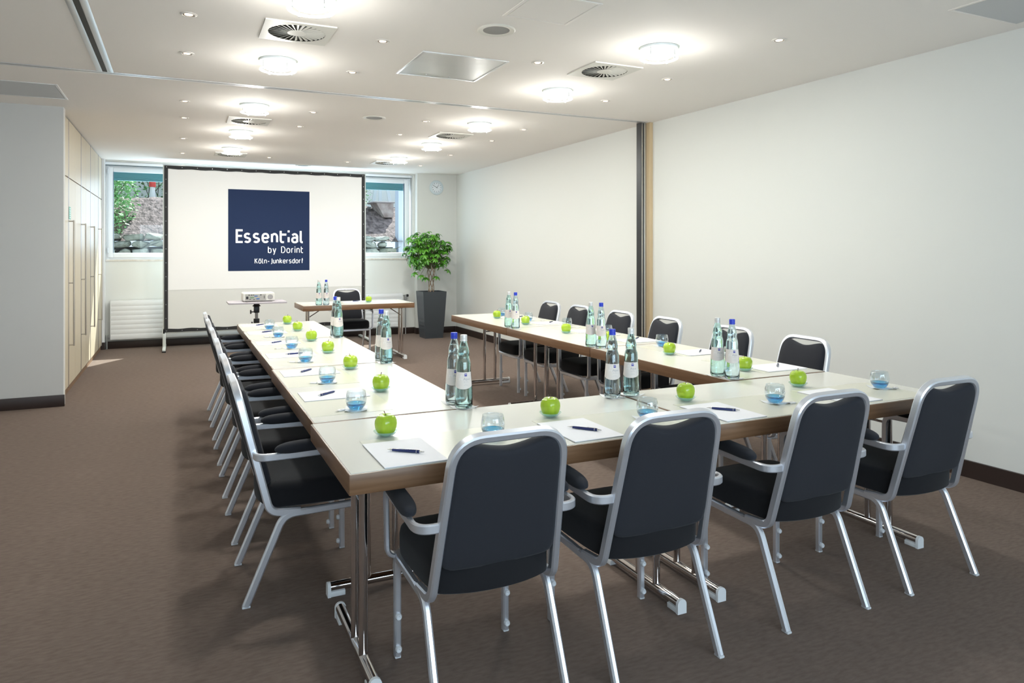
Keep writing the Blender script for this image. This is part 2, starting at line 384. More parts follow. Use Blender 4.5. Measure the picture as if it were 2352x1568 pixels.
# hatches
ht=thing('ceiling_hatch','shiny metal square access panel in the ceiling','access panel',(1.765,4.80,H))
bm=NB(); 
for a in ((-.312,-.295,-.325,.325),(.295,.312,-.325,.325),(-.295,.295,-.325,-.308),(-.295,.295,.308,.325)): box(bm,*a,-.006,0,.001)
obj('frame',bm,mat('hatch_frame',(.74,.74,.74),.3,.3),ht)
obj('door',box(NB(),-.293,.293,-.306,.306,-.004,0),mat('hatch_metal',(.80,.79,.78),.34,.55,bump=('noise',(3,14,3),.12,.01)),ht)
bm=NB(); lathe(bm,[(0,-.004),(.007,-.004),(.007,-.006),(0,-.006)],12,(-.1,.26,0)); lathe(bm,[(0,-.004),(.007,-.004),(.007,-.006),(0,-.006)],12,(.08,.26,0)); obj('lock',bm,alud,ht)
def hatch(name,x0,x1,y0,y1,label,m1,m2):
    t=thing(name,label,'access panel',((x0+x1)/2,(y0+y1)/2,H)); w,d=(x1-x0)/2,(y1-y0)/2; bm=NB()
    for a in ((-w,-w+.02,-d,d),(w-.02,w,-d,d),(-w+.02,w-.02,-d,-d+.02),(-w+.02,w-.02,d-.02,d)): box(bm,*a,-.004,0,.001)
    obj('frame',bm,m1,t); obj('door',box(NB(),-w+.023,w-.023,-d+.023,d-.023,-.003,0),m2,t)
gp=mat('hatch_grey',(.55,.56,.57),.4); 
hatch('ceiling_hatch',1.635,2.042,3.22,3.62,'plain painted square access panel seen only by its thin seams',ceilm,ceilm)
hatch('ceiling_hatch',3.80,4.40,1.90,2.51,'grey access panel in the ceiling by the right wall',ceilm,gp)
hatch('ceiling_hatch',-1.48,-.865,6.615,7.23,'grey access panel in the ceiling above the grey left wall',mat('hatch_frame'),gp)
# ------------------------------------------------------------------ tables
def make_table(L,label,group,W=.70):
    t=thing('folding_table',label,'table',(0,0,0),0,group)   # origin at the centre, long side on x
    l,w_=L/2,W/2
    bm=NB(); box(bm,-l,l,-w_,w_,.674,.7385,.0035)
    obj('wooden_body',bm,woodn,t)
    tb=obj('tabletop',box(NB(),-l+.006,l-.006,-w_+.006,w_-.006,.737,.740,.0008,seg=1),lam,t)
    for s in (-1,1):
        x=s*(l-.10)
        for y in (-w_+.24,-w_+.362): obj('leg',lathe(NB(),[(.0155,.045),(.0155,.674)],20,(x,y,0)),chrome,t)
        f=obj('foot_bar',sweep(NB(),[Vector((x,-w_+.085,.036)),Vector((x,w_-.085,.036))],circ(.0195,18),(0,0,1)),chrome,t)
        for q in (-1,1):
            y=q*(w_-.085); cb=NB(); pts=[(-.021,0),(.021,0),(.021,.036)]+[(.021*math.cos(R(a)),.036+.021*math.sin(R(a))) for a in range(15,180,15)]+[(-.021,.036)]
            y0,y1=sorted((y+q*.012,y-q*.001)); A=[cb.verts.new((x+u,y0,v)) for u,v in pts]; B=[cb.verts.new((x+u,y1,v)) for u,v in pts]
            cb.faces.new(A); cb.faces.new(B[::-1])
            for i in range(len(pts)): j=(i+1)%len(pts); cb.faces.new((A[i],A[j],B[j],B[i]))
            box(cb,x-.019,x+.019,*sorted((y,y-q*.06)),0,.02,.002)
            obj('end_cap',cb,whitep,f)
        tube_b=NB(); tube(tube_b,(x,-w_+.30,.56),(x-s*.17,-w_+.30,.670),.006,10)
        tube(tube_b,(x,-w_+.24,.56),(x,-w_+.362,.56),.006,10); obj('brace',tube_b,chrome,t)
        obj('fold_bracket',box(NB(),x-.03-s*.03,x+.03-s*.03,-w_+.20,-w_+.40,.655,.674,.002),blackp,t)
    return t
t0=make_table(1.414,'white topped folding table at the near left corner, closest to the camera','front row tables')
t0.location=(1.176,2.515,0)
dup(t0,(2.598,2.525,0),0,'white topped folding table at the near right corner of the table ring')
TL=make_table(1.390,'white topped folding table, nearest of the three in the left row','left row tables',.70)
nm3=('nearest','middle','farthest')
for i,yc in enumerate((3.568,4.966,6.364)):
    if i==0: TL.location=(.83,yc,0); TL.rotation_euler=(0,0,-PI/2)
    else: dup(TL,(.835+.004*i,yc,0),-PI/2,'white topped folding table, %s of the three in the left row'%nm3[i])
    dup(TL,(2.957,yc+.015,0),-PI/2+PI,'white topped folding table, %s of the three in the right row'%nm3[i],'right row tables')
dup(t0,(2.085,9.31,0),R(.4),'white topped side table standing alone before the projection screen','table by the projection screen')
# ------------------------------------------------------------------ chairs
def make_chair():
    t=thing('conference_chair','x','chair',(0,0,0),0,'aluminium framed conference chairs')   # sitter looks along +y, rear feet at y=-.24
    oy=-.24
    def V(x,y,z): return Vector((x,y+oy,z))
    pr=rrect(.016,.029,.005)
    # back frame: inverted U leaning backwards
    pth=fillet([V(-.209,.215,.354),V(-.208,.097,.364),V(-.180,-.03,.872),V(.180,-.03,.872),V(.208,.097,.364),V(.209,.215,.354)],[0,.05,.098,.098,.05,0],9)
    # width axis stays in the lean plane
    bm=NB(); sweep(bm,pth,rrect(.025,.031,.005),(1,0,0)); obj('back_frame',bm,alu,t,30)
    # seat frame U
    pth=fillet([V(-.210,.24,.349),V(-.210,.497,.355),V(.210,.497,.355),V(.210,.24,.349)],[0,.06,.06,0],8)
    bm=NB(); sweep(bm,pth,rrect(.022,.028,.004),(1,0,0)); 
    sweep(bm,[V(-.20,.16,.355),V(.20,.16,.355)],rrect(.022,.014,.004),(0,1,0)); obj('seat_frame',bm,alu,t)
    for s in (-1,1):
        pth=fillet([V(s*.210,.24,.349),V(s*.210,.150,.347),V(s*.213,.005,.006)],[0,.075,0],10)
        bm=NB(); sweep(bm,pth,rrect(.023,.030,.006),(1,0,0)); l=obj('leg',bm,alu,t,30)
        g=NB(); box(g,s*.213-.011,s*.213+.011,oy-.010,oy+.022,0,.009,.003); obj('glide',g,clearp,l)
        g=NB(); lathe(g,[(0,0),(.009,0),(.010,.006),(.007,.012),(.004,.012),(0,.009)],14,(s*.212,oy+.055,.135),axis='y'); obj('bumper',g,clearp,l)
        bm=NB(); sweep(bm,[V(s*.207,.470,.345),V(s*.207,.470,.006)],rrect(.024,.026,.005),(1,0,0)); l=obj('leg',bm,alu,t,30)
        g=NB(); box(g,s*.207-.011,s*.207+.011,oy+.457,oy+.483,0,.009,.003); obj('glide',g,clearp,l)
        for z in (.035,.148):
            g=NB(); lathe(g,[(0,0),(.011,0),(.012,-.006),(.009,-.013),(.005,-.013),(0,-.008)],16,(s*.207,oy+.458,z),axis='y'); obj('bumper',g,clearp,l)
        pth=fillet([V(s*.192,.040,.602),V(s*.272,.034,.602),V(s*.248,.468,.600),V(s*.244,.468,.362),V(s*.211,.468,.360)],[0,.055,.05,.045,0],9)
        bm=NB(); sweep(bm,pth,rrect(.029,.017,.004),(0,0,1)); a=obj('arm_frame',bm,alu,t,30)
        # pad: capsule-like loft
        bm=NB(); n=16; rings=[]
        for k in range(19):
            u=.5-.5*math.cos(PI*k/18); y=.108+.325*u; e=max(0,1-abs(2*u-1)**5)**.5; e=max(e,.08)
            ww=.0295*e*(1-.12*u); hh=.023*e; zc=.629+.004*math.sin(PI*u)
            xc=s*(.266-.016*u)
            rings.append([bm.verts.new(V(xc+ww*math.copysign(abs(math.cos(2*PI*i/n))**.75,math.cos(2*PI*i/n)),y,zc+hh*math.copysign(abs(math.sin(2*PI*i/n))**.8,math.sin(2*PI*i/n)))) for i in range(n)])
        for a_,b_ in zip(rings,rings[1:]):
            for i in range(n): bm.faces.new((a_[i],a_[(i+1)%n],b_[(i+1)%n],b_[i]))
        bm.faces.new(rings[0]); bm.faces.new(rings[-1]); obj('arm_pad',bm,fab,t,60)
    # seat cushion
    out=cat([(-.183,.098),(-.10,.066),(0,.056),(.10,.066),(.183,.098),(.198,.14),(.208,.22),(.212,.36),(.205,.45),(.17,.497),(.08,.508),(-.08,.508),(-.17,.497),(-.205,.45),(-.212,.36),(-.208,.22),(-.198,.14)],4)
    bm=NB(); cushion(bm,out,[(.012,.371),(.002,.377),(0,.395),(0,.440),(.004,.457),(.015,.468),(.035,.473)],(.0,.006),lambda x,y,h:V(x,y,h))
    obj('seat',bm,fabseat,t,50)
    # back panel in the lean plane
    lo=Vector((0,.10+oy,.366)); d=Vector((0,-.13,.506)).normalized(); nrm=Vector((0,-d.z,d.y))  # rearwards normal
    hw=lambda v:.199-.028*v/.52
    pts=[(-.12,.090),(0,.087),(.12,.090),(.172,.100),(hw(.14)-.001,.135),(hw(.25),.25),(hw(.36),.36),(hw(.42),.42),(.168,.463),(.150,.490),(.130,.500),(.105,.497),(.05,.483),(0,.477),(-.05,.483),(-.105,.497),(-.130,.500),(-.150,.490),(-.168,.463),(-hw(.42),.42),(-hw(.36),.36),(-hw(.25),.25),(-hw(.14)+.001,.135),(-.172,.100)]
    out=cat(pts,4)
    bm=NB(); cushion(bm,out,[(.014,-.034),(.004,-.027),(0,-.012),(0,.006),(.005,.015),(.016,.019)],(.006,.004),lambda u,v,h:lo+Vector((u,0,0))+d*v+nrm*h)
    obj('backrest',bm,fab,t,50)
    return t
ch=make_chair()
def place(x,y,rz,label,group,_f=[True]):
    if _f[0]: ch.location=(x,y,0); ch.rotation_euler=(0,0,rz); ch['label']=label; ch['group']=group; _f[0]=False
    else: dup(ch,(x,y,0),rz,label,group)
fr=['leftmost of four along the near edge','second from left along the near edge','third from left along the near edge','rightmost of four along the near edge']
for x,y,r,l in ((.900,2.195,0,fr[0]),(1.503,2.185,-.5,fr[1]),(2.262,2.20,0,fr[2]),(2.945,2.20,0,fr[3])):
    place(x,y,R(r),'charcoal armchair on aluminium frame, '+l,'chairs along the near table edge')
lr=['nearest','second nearest','third nearest','fourth nearest','fifth nearest','farthest']
for i,y in enumerate((3.225,3.90,4.61,5.295,5.985,6.66)):
    place(.478,y,-PI/2+R((0,.5,-.5,.4,0,-.6)[i]),'charcoal armchair on aluminium frame, %s along the left table row'%lr[i],'chairs along the left table row')
for i,y in enumerate((3.27,3.90,4.66,5.31,6.03,6.62)):
    place(3.30,y,PI/2+R((-2,1,-.5,.6,0,1)[i]),'charcoal armchair on aluminium frame, %s along the right table row'%lr[i],'chairs along the right table row')
place(2.14,9.78,PI,'charcoal conference chair behind the side table, facing the camera','chair behind the side table')
# ------------------------------------------------------------------ table settings
TZ=.740
bt=tag(obj('desk_blotter',box(NB(),-.26,.26,-.178,.178,0,.0008),blot),'x','desk pad','cream desk pads')
pd=thing('notepad','x','notepad',(0,0,0),0,'white notepads')
obj('paper_block',box(NB(),-.105,.105,-.1485,.1485,0,.0032,.0004,seg=1),paper,pd)
obj('cardboard_back',box(NB(),-.105,.105,-.1485,.1485,-.0006,0),mat('grey_card',(.35,.34,.33),.8),pd)
pn=thing('ballpoint_pen','x','pen',(0,0,0),0,'navy ballpoint pens')
obj('barrel',lathe(NB(),[(.0042,-.046),(.0050,-.02),(.0050,.05),(.0046,.051)],14,(0,0,.0052),axis='x'),navy,pn)
obj('tip',lathe(NB(),[(.0006,-.068),(.0012,-.064),(.0042,-.047),(.0042,-.046)],12,(0,0,.0052),axis='x'),mat('pen_chrome',(.8,.8,.8),.15,1),pn)
obj('push_button',lathe(NB(),[(.0036,.050),(.0036,.058),(.0026,.059),(.0026,.066),(.001,.068)],12,(0,0,.0052),axis='x'),MAT['pen_chrome'],pn)
obj('band',lathe(NB(),[(.0054,.040),(.0054,.042)],14,(0,0,.0052),axis='x'),MAT['pen_chrome'],pn)
obj('clip',box(NB(),.012,.052,-.0014,.0014,.0104,.0116,.0004,seg=1),MAT['pen_chrome'],pn)
dsh=tag(obj('glass_dish',lathe(NB(),[(0,.001),(.022,.001),(.030,.004),(.045,.018),(.0465,.020),(.0445,.020),(.029,.006),(.020,.0035),(0,.0035)],32),gdish),'x','dish','small glass dishes')
ap=thing('green_apple','x','apple',(0,0,0),0,'green apples')
prof=[(0,.006),(.008,.003),(.017,.0005),(.024,.003),(.033,.014),(.0385,.028),(.0405,.042),(.0395,.054),(.0345,.066),(.026,.0735),(.017,.0745),(.009,.070),(.003,.063),(0,.062)]
bm=lathe(NB(),prof,28)
for v in bm.verts:
    a=math.atan2(v.co.y,v.co.x); k=1+.025*math.cos(5*a)*(1-abs(v.co.z-.037)/.04*.2)
    v.co.x*=k; v.co.y*=k*1.01
obj('skin',bm,applem,ap,80)
obj('stem',sweep(NB(),[Vector((0,0,.062)),Vector((.001,0,.072)),Vector((.004,.001,.080)),Vector((.008,.002,.086))],circ(.0013,7),(1,0,0),radii=[.8,.8,1,1.5]),stemm,ap)
tm=thing('water_tumbler','x','glass',(0,0,0),0,'blue bottomed water tumblers')
obj('bowl',lathe(NB(),[(0,.0),(.022,0),(.028,.004),(.0385,.018),(.0440,.036),(.0445,.050),(.0415,.068),(.0383,.0805),(.0378,.0812),(.0373,.0805),(.0404,.068),(.0433,.050),(.0424,.036),(.0365,.019),(.030,.0135),(.0,.0115)],36),gclear,tm,60)
obj('blue_base',lathe(NB(),[(0,.0015),(.021,.0015),(.0272,.0048),(.0374,.0185),(.0414,.0285),(.0402,.0298),(.033,.0235),(.016,.0205),(0,.0200)],36),gblue,tm,60)
def paper_bit(name,sx,sy,cu,m,n=8,zt=.0006):
    bm=NB(); g=[[None]*(n+1) for _ in range(n+1)]; gb=[[None]*(n+1) for _ in range(n+1)]
    for i in range(n+1):
        for j in range(n+1):
            u,v=i/n*2-1,j/n*2-1; lift=cu*max(0,(abs(u)*abs(v))-.35)*1.4+cu*.15*max(0,abs(u)-.8)
            g[i][j]=bm.verts.new((u*sx,v*sy,zt+lift)); gb[i][j]=bm.verts.new((u*sx,v*sy,lift))
    for i in range(n):
        for j in range(n):
            bm.faces.new((g[i][j],g[i+1][j],g[i+1][j+1],g[i][j+1])); bm.faces.new((gb[i][j],gb[i][j+1],gb[i+1][j+1],gb[i+1][j]))
    for k in range(n):
        for a,b in (((k,0),(k+1,0)),((k+1,n),(k,n)),((0,k+1),(0,k)),((n,k),(n,k+1))):
            bm.faces.new((g[a[0]][a[1]],gb[a[0]][a[1]],gb[b[0]][b[1]],g[b[0]][b[1]]))
    return obj(name,bm,m)
cs=tag(paper_bit('paper_coaster',.046,.046,.008,papercard),'x','coaster','white paper coasters')
wr=thing('wrapped_sweet','x','sweet',(0,0,0),0,'wrapped sweets')
bm=box(NB(),-.016,.016,-.010,.010,0,.007,.003)
obj('wrapper',bm,mat('sweet_wrapper',(.85,.83,.82),.35),wr)
bm=NB(); 
for s in (-1,1):
    a=[bm.verts.new(p) for p in ((s*.015,-.003,.004),(s*.027,-.010,.006),(s*.027,.009,.002),(s*.015,.003,.004))]; bm.faces.new(a); 
    a=[bm.verts.new(p) for p in ((s*.015,-.003,.0034),(s*.027,-.010,.0054),(s*.027,.009,.0014),(s*.015,.003,.0034))]; bm.faces.new(a)
obj('twist',bm,MAT['sweet_wrapper'],wr)
obj('print_mark',box(NB(),-.009,.006,-.003,-.001,.0068,.0073),mat('sweet_print',(.3,.3,.34),.5),wr)
# bottles: two glass tints
def make_bottle(gl,cap,group):
    b=thing('water_bottle','x','bottle',(0,0,0),0,group)
    outer=[(0,.004),(.022,.0035),(.030,0),(.036,.003),(.0385,.011),(.0385,.050),(.0376,.085),(.0345,.125),(.0318,.157),(.0305,.190),(.0290,.200),(.0262,.209),(.0240,.213),(.0247,.216),(.0236,.219),(.0246,.222),(.0238,.225),(.0250,.231),(.0250,.238),(.0232,.248),(.0178,.270),(.0130,.287),(.0130,.300)]
    inner=[(.0100,.300),(.0100,.287),(.0150,.270),(.0205,.248),(.0222,.238),(.0222,.231),(.0212,.225),(.0212,.213),(.0236,.208),(.0264,.199),(.0280,.189),(.0293,.157),(.0320,.125),(.0352,.085),(.0360,.050),(.0360,.013),(.031,.008),(.018,.009),(0,.010)]
    obj('glass_body',lathe(NB(),outer+inner,32,cap=False),gl,b,50)
    wi=[(0,.0104),(.018,.0094),(.0307,.0085),(.0357,.0135),(.0357,.050),(.0349,.085),(.0317,.125),(.0290,.157),(.0277,.189),(.0261,.199),(.0233,.208),(.0209,.213),(.0209,.225),(.0219,.231),(.0219,.238),(.0202,.248),(.0170,.261),(0,.261)]
    obj('water',lathe(NB(),wi,32),water,b,50)
    cp=NB(); lathe(cp,[(.0131,.287),(.0155,.287),(.0155,.291),(.0146,.293),(.0152,.297),(.0152,.311),(.0140,.314),(0,.3145)],28,cap=False)
    obj('cap',cp,cap,b)
    # label: curved patch facing -y
    def rad(z): 
        for (r0,z0),(r1,z1) in zip(outer[4:],outer[5:]):
            if z0<=z<=z1: return r0+(r1-r0)*(z-z0)/(z1-z0)+.0004
        return .037
    def wrap(bm,off):
        for v in bm.verts:
            u,z=v.co.x,v.co.y; r=rad(z)+off; a=u/.036
            v.co=Vector((r*math.sin(a),-r*math.cos(a),z))
        return bm
    bm=NB(); n=24; k=6; G=[[bm.verts.new(((i/n*2-1)*.046,0,0)) for j in range(k+1)] for i in range(n+1)]
    for i in range(n+1):
        u=(i/n*2-1); z0=.084+.012*u*u; z1=.156
        for j in range(k+1): G[i][j].co=Vector((u*.046,z0+(z1-z0)*j/k,0))
    for i in range(n):
        for j in range(k): bm.faces.new((G[i][j],G[i+1][j],G[i+1][j+1],G[i][j+1]))
    L=obj('label',wrap(bm,0),lab,b)
    bm=NB()
    for a in range(6):
        for c in range(4):
            x0,x1=.006+a*.002,.006+(a+1)*.002; z0=.139+c*.003; z1=z0+.003
            bm.faces.new([bm.verts.new(p) for p in ((x0,z0,0),(x1,z0,0),(x1,z1,0),(x0,z1,0))])
    obj('blue_square',wrap(bm,.0003),inkb,L)
    bm=NB()
    for a in range(4):
        x0,x1=.0075+a*.0022,.0075+(a+1)*.0022
        bm.faces.new([bm.verts.new(p) for p in ((x0,.1455,0),(x1,.1455,0),(x1,.1475,0),(x0,.1475,0))])
    obj('square_bar',wrap(bm,.0005),lab,L)
    bm=text_mesh('Aqua',.0145); 
    for v in bm.verts: v.co.x+=.000+.25*v.co.y; v.co.y+=.123
    obj('lettering',wrap(bm,.0003),inkg,L)
    bm=NB()
    for z,x0,x1 in ((.1165,.003,.022),(.1125,.003,.024),(.1040,.008,.017),(.1005,.003,.022)):
        m=8
        for a in range(m):
            if a%3==2: continue
            p,q=x0+(x1-x0)*a/m,x0+(x1-x0)*(a+1)/m
            bm.faces.new([bm.verts.new(w_) for w_ in ((p,z,0),(q,z,0),(q,z+.0011,0),(p,z+.0011,0))])
    obj('small_print',wrap(bm,.0003),mat('label_print',(.6,.56,.56),.6),L)
    bm=NB()
    for pa,pb in (((-.019,.118),(-.009,.144)),((-.009,.144),(-.004,.120)),((-.022,.128),(-.002,.1265))):
        m=6
        for a in range(m):
            p=Vector(pa).lerp(Vector(pb),a/m); q=Vector(pa).lerp(Vector(pb),(a+1)/m); nn=Vector((-(q-p).y,(q-p).x)).normalized()*.0005
            bm.faces.new([bm.verts.new((*w_,0)) for w_ in (p+nn,q+nn,q-nn,p-nn)])
    obj('swash',wrap(bm,.0003),mat('label_swash',(.95,.93,.92),.5),L)
    return b
bB=make_bottle(gbott,capb,'blue capped water bottles'); bW=make_bottle(gbott2,capw,'white capped water bottles')
used=set()
def put(src,x,y,z,rz,label):
    if src.name not in used:
        used.add(src.name); src.location=(x,y,z); src.rotation_euler=(0,0,rz); src['label']=label; return src
    return dup(src,(x,y,z),rz,label)
def setting(seat,bxy,brz,pxy,prz,penxy,penrz,gxy,axy,sxy,az):
    """blotter, notepad, pen, glass on coaster, apple on dish, wrapped sweet"""
    Z=TZ
    put(bt,*bxy,Z,brz,'thin cream desk pad under the notepad, '+seat)
    put(pd,*pxy,Z+.0015,prz,'white paper notepad, '+seat)
    put(pn,*penxy,Z+.0048,penrz,'navy blue ballpoint pen lying on the notepad, '+seat)
    if gxy:
        put(cs,*gxy,Z+.0009,random.uniform(-.5,.5),'white paper coaster under tumbler, '+seat)
        put(tm,*gxy,Z+.0016,random.uniform(0,3),'round water tumbler with blue bottom, '+seat)
    if axy:
        put(dsh,*axy,Z-.0009,0,'small round glass dish holding a green apple, '+seat)
        put(ap,*axy,Z+.0032,az,'shiny green apple on a glass dish, '+seat)
    if sxy: put(wr,*sxy,Z+.0009,random.uniform(-.6,.6),'small wrapped sweet beside the tumbler, '+seat)
fs=['leftmost seat of near table edge','second seat from left, near table edge','third seat from left, near table edge','rightmost seat of near table edge']
F=[((.845,2.352),(.686,2.322),(.688,2.312),-39,(1.038,2.380),(.690,2.565)),
   ((1.535,2.360),(1.375,2.333),(1.385,2.315),-50,(1.716,2.375),(1.379,2.574)),
   ((2.235,2.365),(2.074,2.342),(2.087,2.350),-48,(2.413,2.383),(2.082,2.590)),
   ((2.945,2.375),(2.790,2.362),(2.800,2.365),-45,(3.140,2.418),(2.809,2.622))]
for i,(b,p,pe,pr_,g,a) in enumerate(F):
    setting(fs[i],b,0,p,0,pe,R(pr_),g,a,(g[0]+.055,g[1]-.045) if i>1 else None,random.uniform(0,6))
LS=[(3.390,3.035,3.388,3.042),(4.070,3.716,4.093,3.725),(4.790,4.469,4.800,4.451),(5.463,5.126,5.480,5.250),(6.170,5.841,6.213,5.960),(6.815,6.454,6.838,6.580)]
PE=[(.635,3.399,39),(.648,4.093,48),(.69,4.801,13),(.654,5.460,40),(.665,6.193,37),(.67,6.80,45)]
GX=[.687,.693,.703,.713,.710,.712]
for i,(py,gy,ay,sy) in enumerate(LS):
    setting(lr[i]+' seat, left table row',(.668,(py+gy)/2+.02),PI/2,(.661,py),PI/2,PE[i][:2],R(PE[i][2]+180),(GX[i],gy),(.887+.006*min(i,4),ay),(.625,gy+.006),random.uniform(0,6))
RS=[(3.095,3.43,3.091,(3.182,3.121,42)),(3.770,4.127,3.776,(3.158,3.778,43)),(4.46,4.844,4.498,(3.190,4.543,43)),(5.16,5.491,5.116,(3.19,5.2,30)),(5.885,6.151,5.872,(3.172,5.906,44)),(6.52,6.762,6.519,(3.15,6.52,40))]
for i,(py,gy,ay,pe) in enumerate(RS):
    setting(lr[i]+' seat, right table row',(3.115,(py+gy)/2-.02),PI/2,(3.130,py),PI/2,pe[:2],R(pe[2]+180),(3.108 if i<4 else 3.055,gy),(2.903 if i<2 else 2.888,ay),(3.185,gy-.05) if i in(2,3,4) else None,random.uniform(0,6))
# side table setting
put(bt,2.13,9.40,TZ,0,'thin cream desk pad on the side table by the screen')
put(pd,2.10,9.42,TZ+.0015,PI/2,'white paper notepad on the side table by the screen')
put(pn,2.13,9.44,TZ+.0048,R(20),'navy blue ballpoint pen on the side table by the screen')
put(dsh,2.26,9.26,TZ-.0009,0,'small round glass dish holding the apple on the side table')
put(ap,2.26,9.26,TZ+.0032,1,'shiny green apple on the side table by the screen')
BT=[(1.113,2.985,'B','near inner corner of left table row'),(1.121,2.887,'W','near inner corner of left table row'),
    (1.828,2.802,'B','in the middle of the front tables'),(1.935,2.806,'W','in the middle of the front tables'),
    (1.142,4.355,'B','at the first table seam of the left row'),(1.140,4.228,'W','at the first table seam of the left row'),
    (1.128,5.715,'B','at the far table seam of the left row'),(1.135,5.625,'W','at the far table seam of the left row'),
    (2.655,5.737,'W','at the far table seam of the right row'),(2.664,5.615,'B','at the far table seam of the right row'),
    (2.652,4.342,'W','at the middle table seam of the right row'),(2.677,4.245,'B','at the middle table seam of the right row'),
    (2.657,3.036,'W','near inner corner of right table row'),(2.668,2.935,'B','near inner corner of right table row'),
    (1.580,9.030,'W','on the side table by the screen'),(1.668,9.020,'B','on the side table by the screen')]
for i,(x,y,k,l) in enumerate(BT):
    a=math.atan2(x,y)   # roughly turned to the room's front, as laid out
    put(cs,x,y,TZ,random.uniform(-.4,.4),'paper coaster under %s capped bottle %s'%('blue' if k=='B' else 'white',l))
    put(bB if k=='B' else bW,x,y,TZ+.0008,-a+R(-8+(i*37)%11),'%s glass bottle with %s cap, %s'%('clear' if k=='B' else 'teal','blue' if k=='B' else 'white',l))
# ------------------------------------------------------------------ projection screen
S=thing('projection_screen','large folding projection screen with black border showing a dark blue logo square','projection screen',(1.258,11.30,0))
x0,x1,z0,z1=-1.44,1.44,.25,2.635
fm=mat('screen_fabric',(.78,.79,.77),.8); bf=mat('screen_border',(.018,.018,.02),.6)
obj('fabric',box(NB(),x0+.03,x1-.03,.012,.016,z0+.03,z1-.03),fm,S)
bm=NB()
def strip(a,b,wd,vert):
    n=40; V=[]
    for k in range(n+1):
        t=k/n; wob=.004*math.sin(t*n*.9)+.002*math.sin(t*31)
        c=a+(b-a)*t
        V.append(((c,wob)))
    return V
for (za,zb,sgn) in ((z1-.048,z1,1),(z0,z0+.048,-1)):
    n=48; A=[];B=[]
    for k in range(n+1):
        t=k/n; x=x0+(x1-x0)*t; wb=.0045*math.sin(t*2*PI*9+1)
        A.append(bm.verts.new((x,.006+.003*math.sin(t*70),za+(wb if sgn>0 else 0)))); B.append(bm.verts.new((x,.006+.003*math.sin(t*70),zb+(wb*.4 if sgn>0 else -0)+ (0 if sgn>0 else wb))))
    for k in range(n): bm.faces.new((A[k],A[k+1],B[k+1],B[k]))
box(bm,x0,x0+.048,.002,.010,z0,z1); box(bm,x1-.048,x1,.002,.010,z0,z1)
for k in range(15):
    for zz in (z0+.022,z1-.022): lathe(bm,[(0,-.002),(.006,-.002),(.006,.004)],8,(x0+.03+(x1-x0-.06)*k/14,0,zz),mi=1,axis='y',cap=False)
for k in range(1,12):
    for xx in (x0+.022,x1-.022): lathe(bm,[(0,-.002),(.006,-.002),(.006,.004)],8,(xx,0,z0+(z1-z0)*k/12),mi=1,axis='y',cap=False)
obj('border',bm,[bf,mat('snap_grey',(.4,.4,.4),.3,.7)],S)
bm=NB(); 
for a in ((x0-.018,x0+.01,z0-.02,z1+.012),(x1-.01,x1+.018,z0-.02,z1+.012)): box(bm,a[0],a[1],.016,.046,a[2],a[3],.003)
box(bm,x0+.0105,x1-.0105,.017,.045,z1-.016,z1+.011,.003); box(bm,x0+.0105,x1-.0105,.017,.045,z0-.019,z0+.008,.003)
obj('frame',bm,mat('frame_light',(.72,.76,.74),.4,.3),S)
for s in (x0,x1):
    bm=NB(); box(bm,s-.022,s+.022,.016,.05,.03,.30,.003); box(bm,s-.022,s+.022,-.30,.36,.02,.045,.004); obj('leg',bm,MAT['frame_light'],S)
    for yy in (-.28,.34): obj('foot',box(NB(),s-.024,s+.024,yy-.03,yy+.03,0,.02,.004),blackp,S)
obj('bracket',box(NB(),x1+.01,x1+.04,-.02,.03,.95,.97,.002),MAT['frame_light'],S)
im=obj('projected_image',box(NB(),x0+.05,x1-.05,.0085,.0115,.853,z1-.052),mat('projected_white',(.77,.77,.755),.7,emit=(1,1,1),es=.15),S)
sq=obj('logo_square',box(NB(),.666-1.258,1.837-1.258,.0065,.0085,1.115,2.328),mat('logo_navy',(.019,.036,.098),.75,spec=.2),im)
wt=mat('logo_white',(.9,.9,.9),.5,emit=(1,1,1),es=.25)
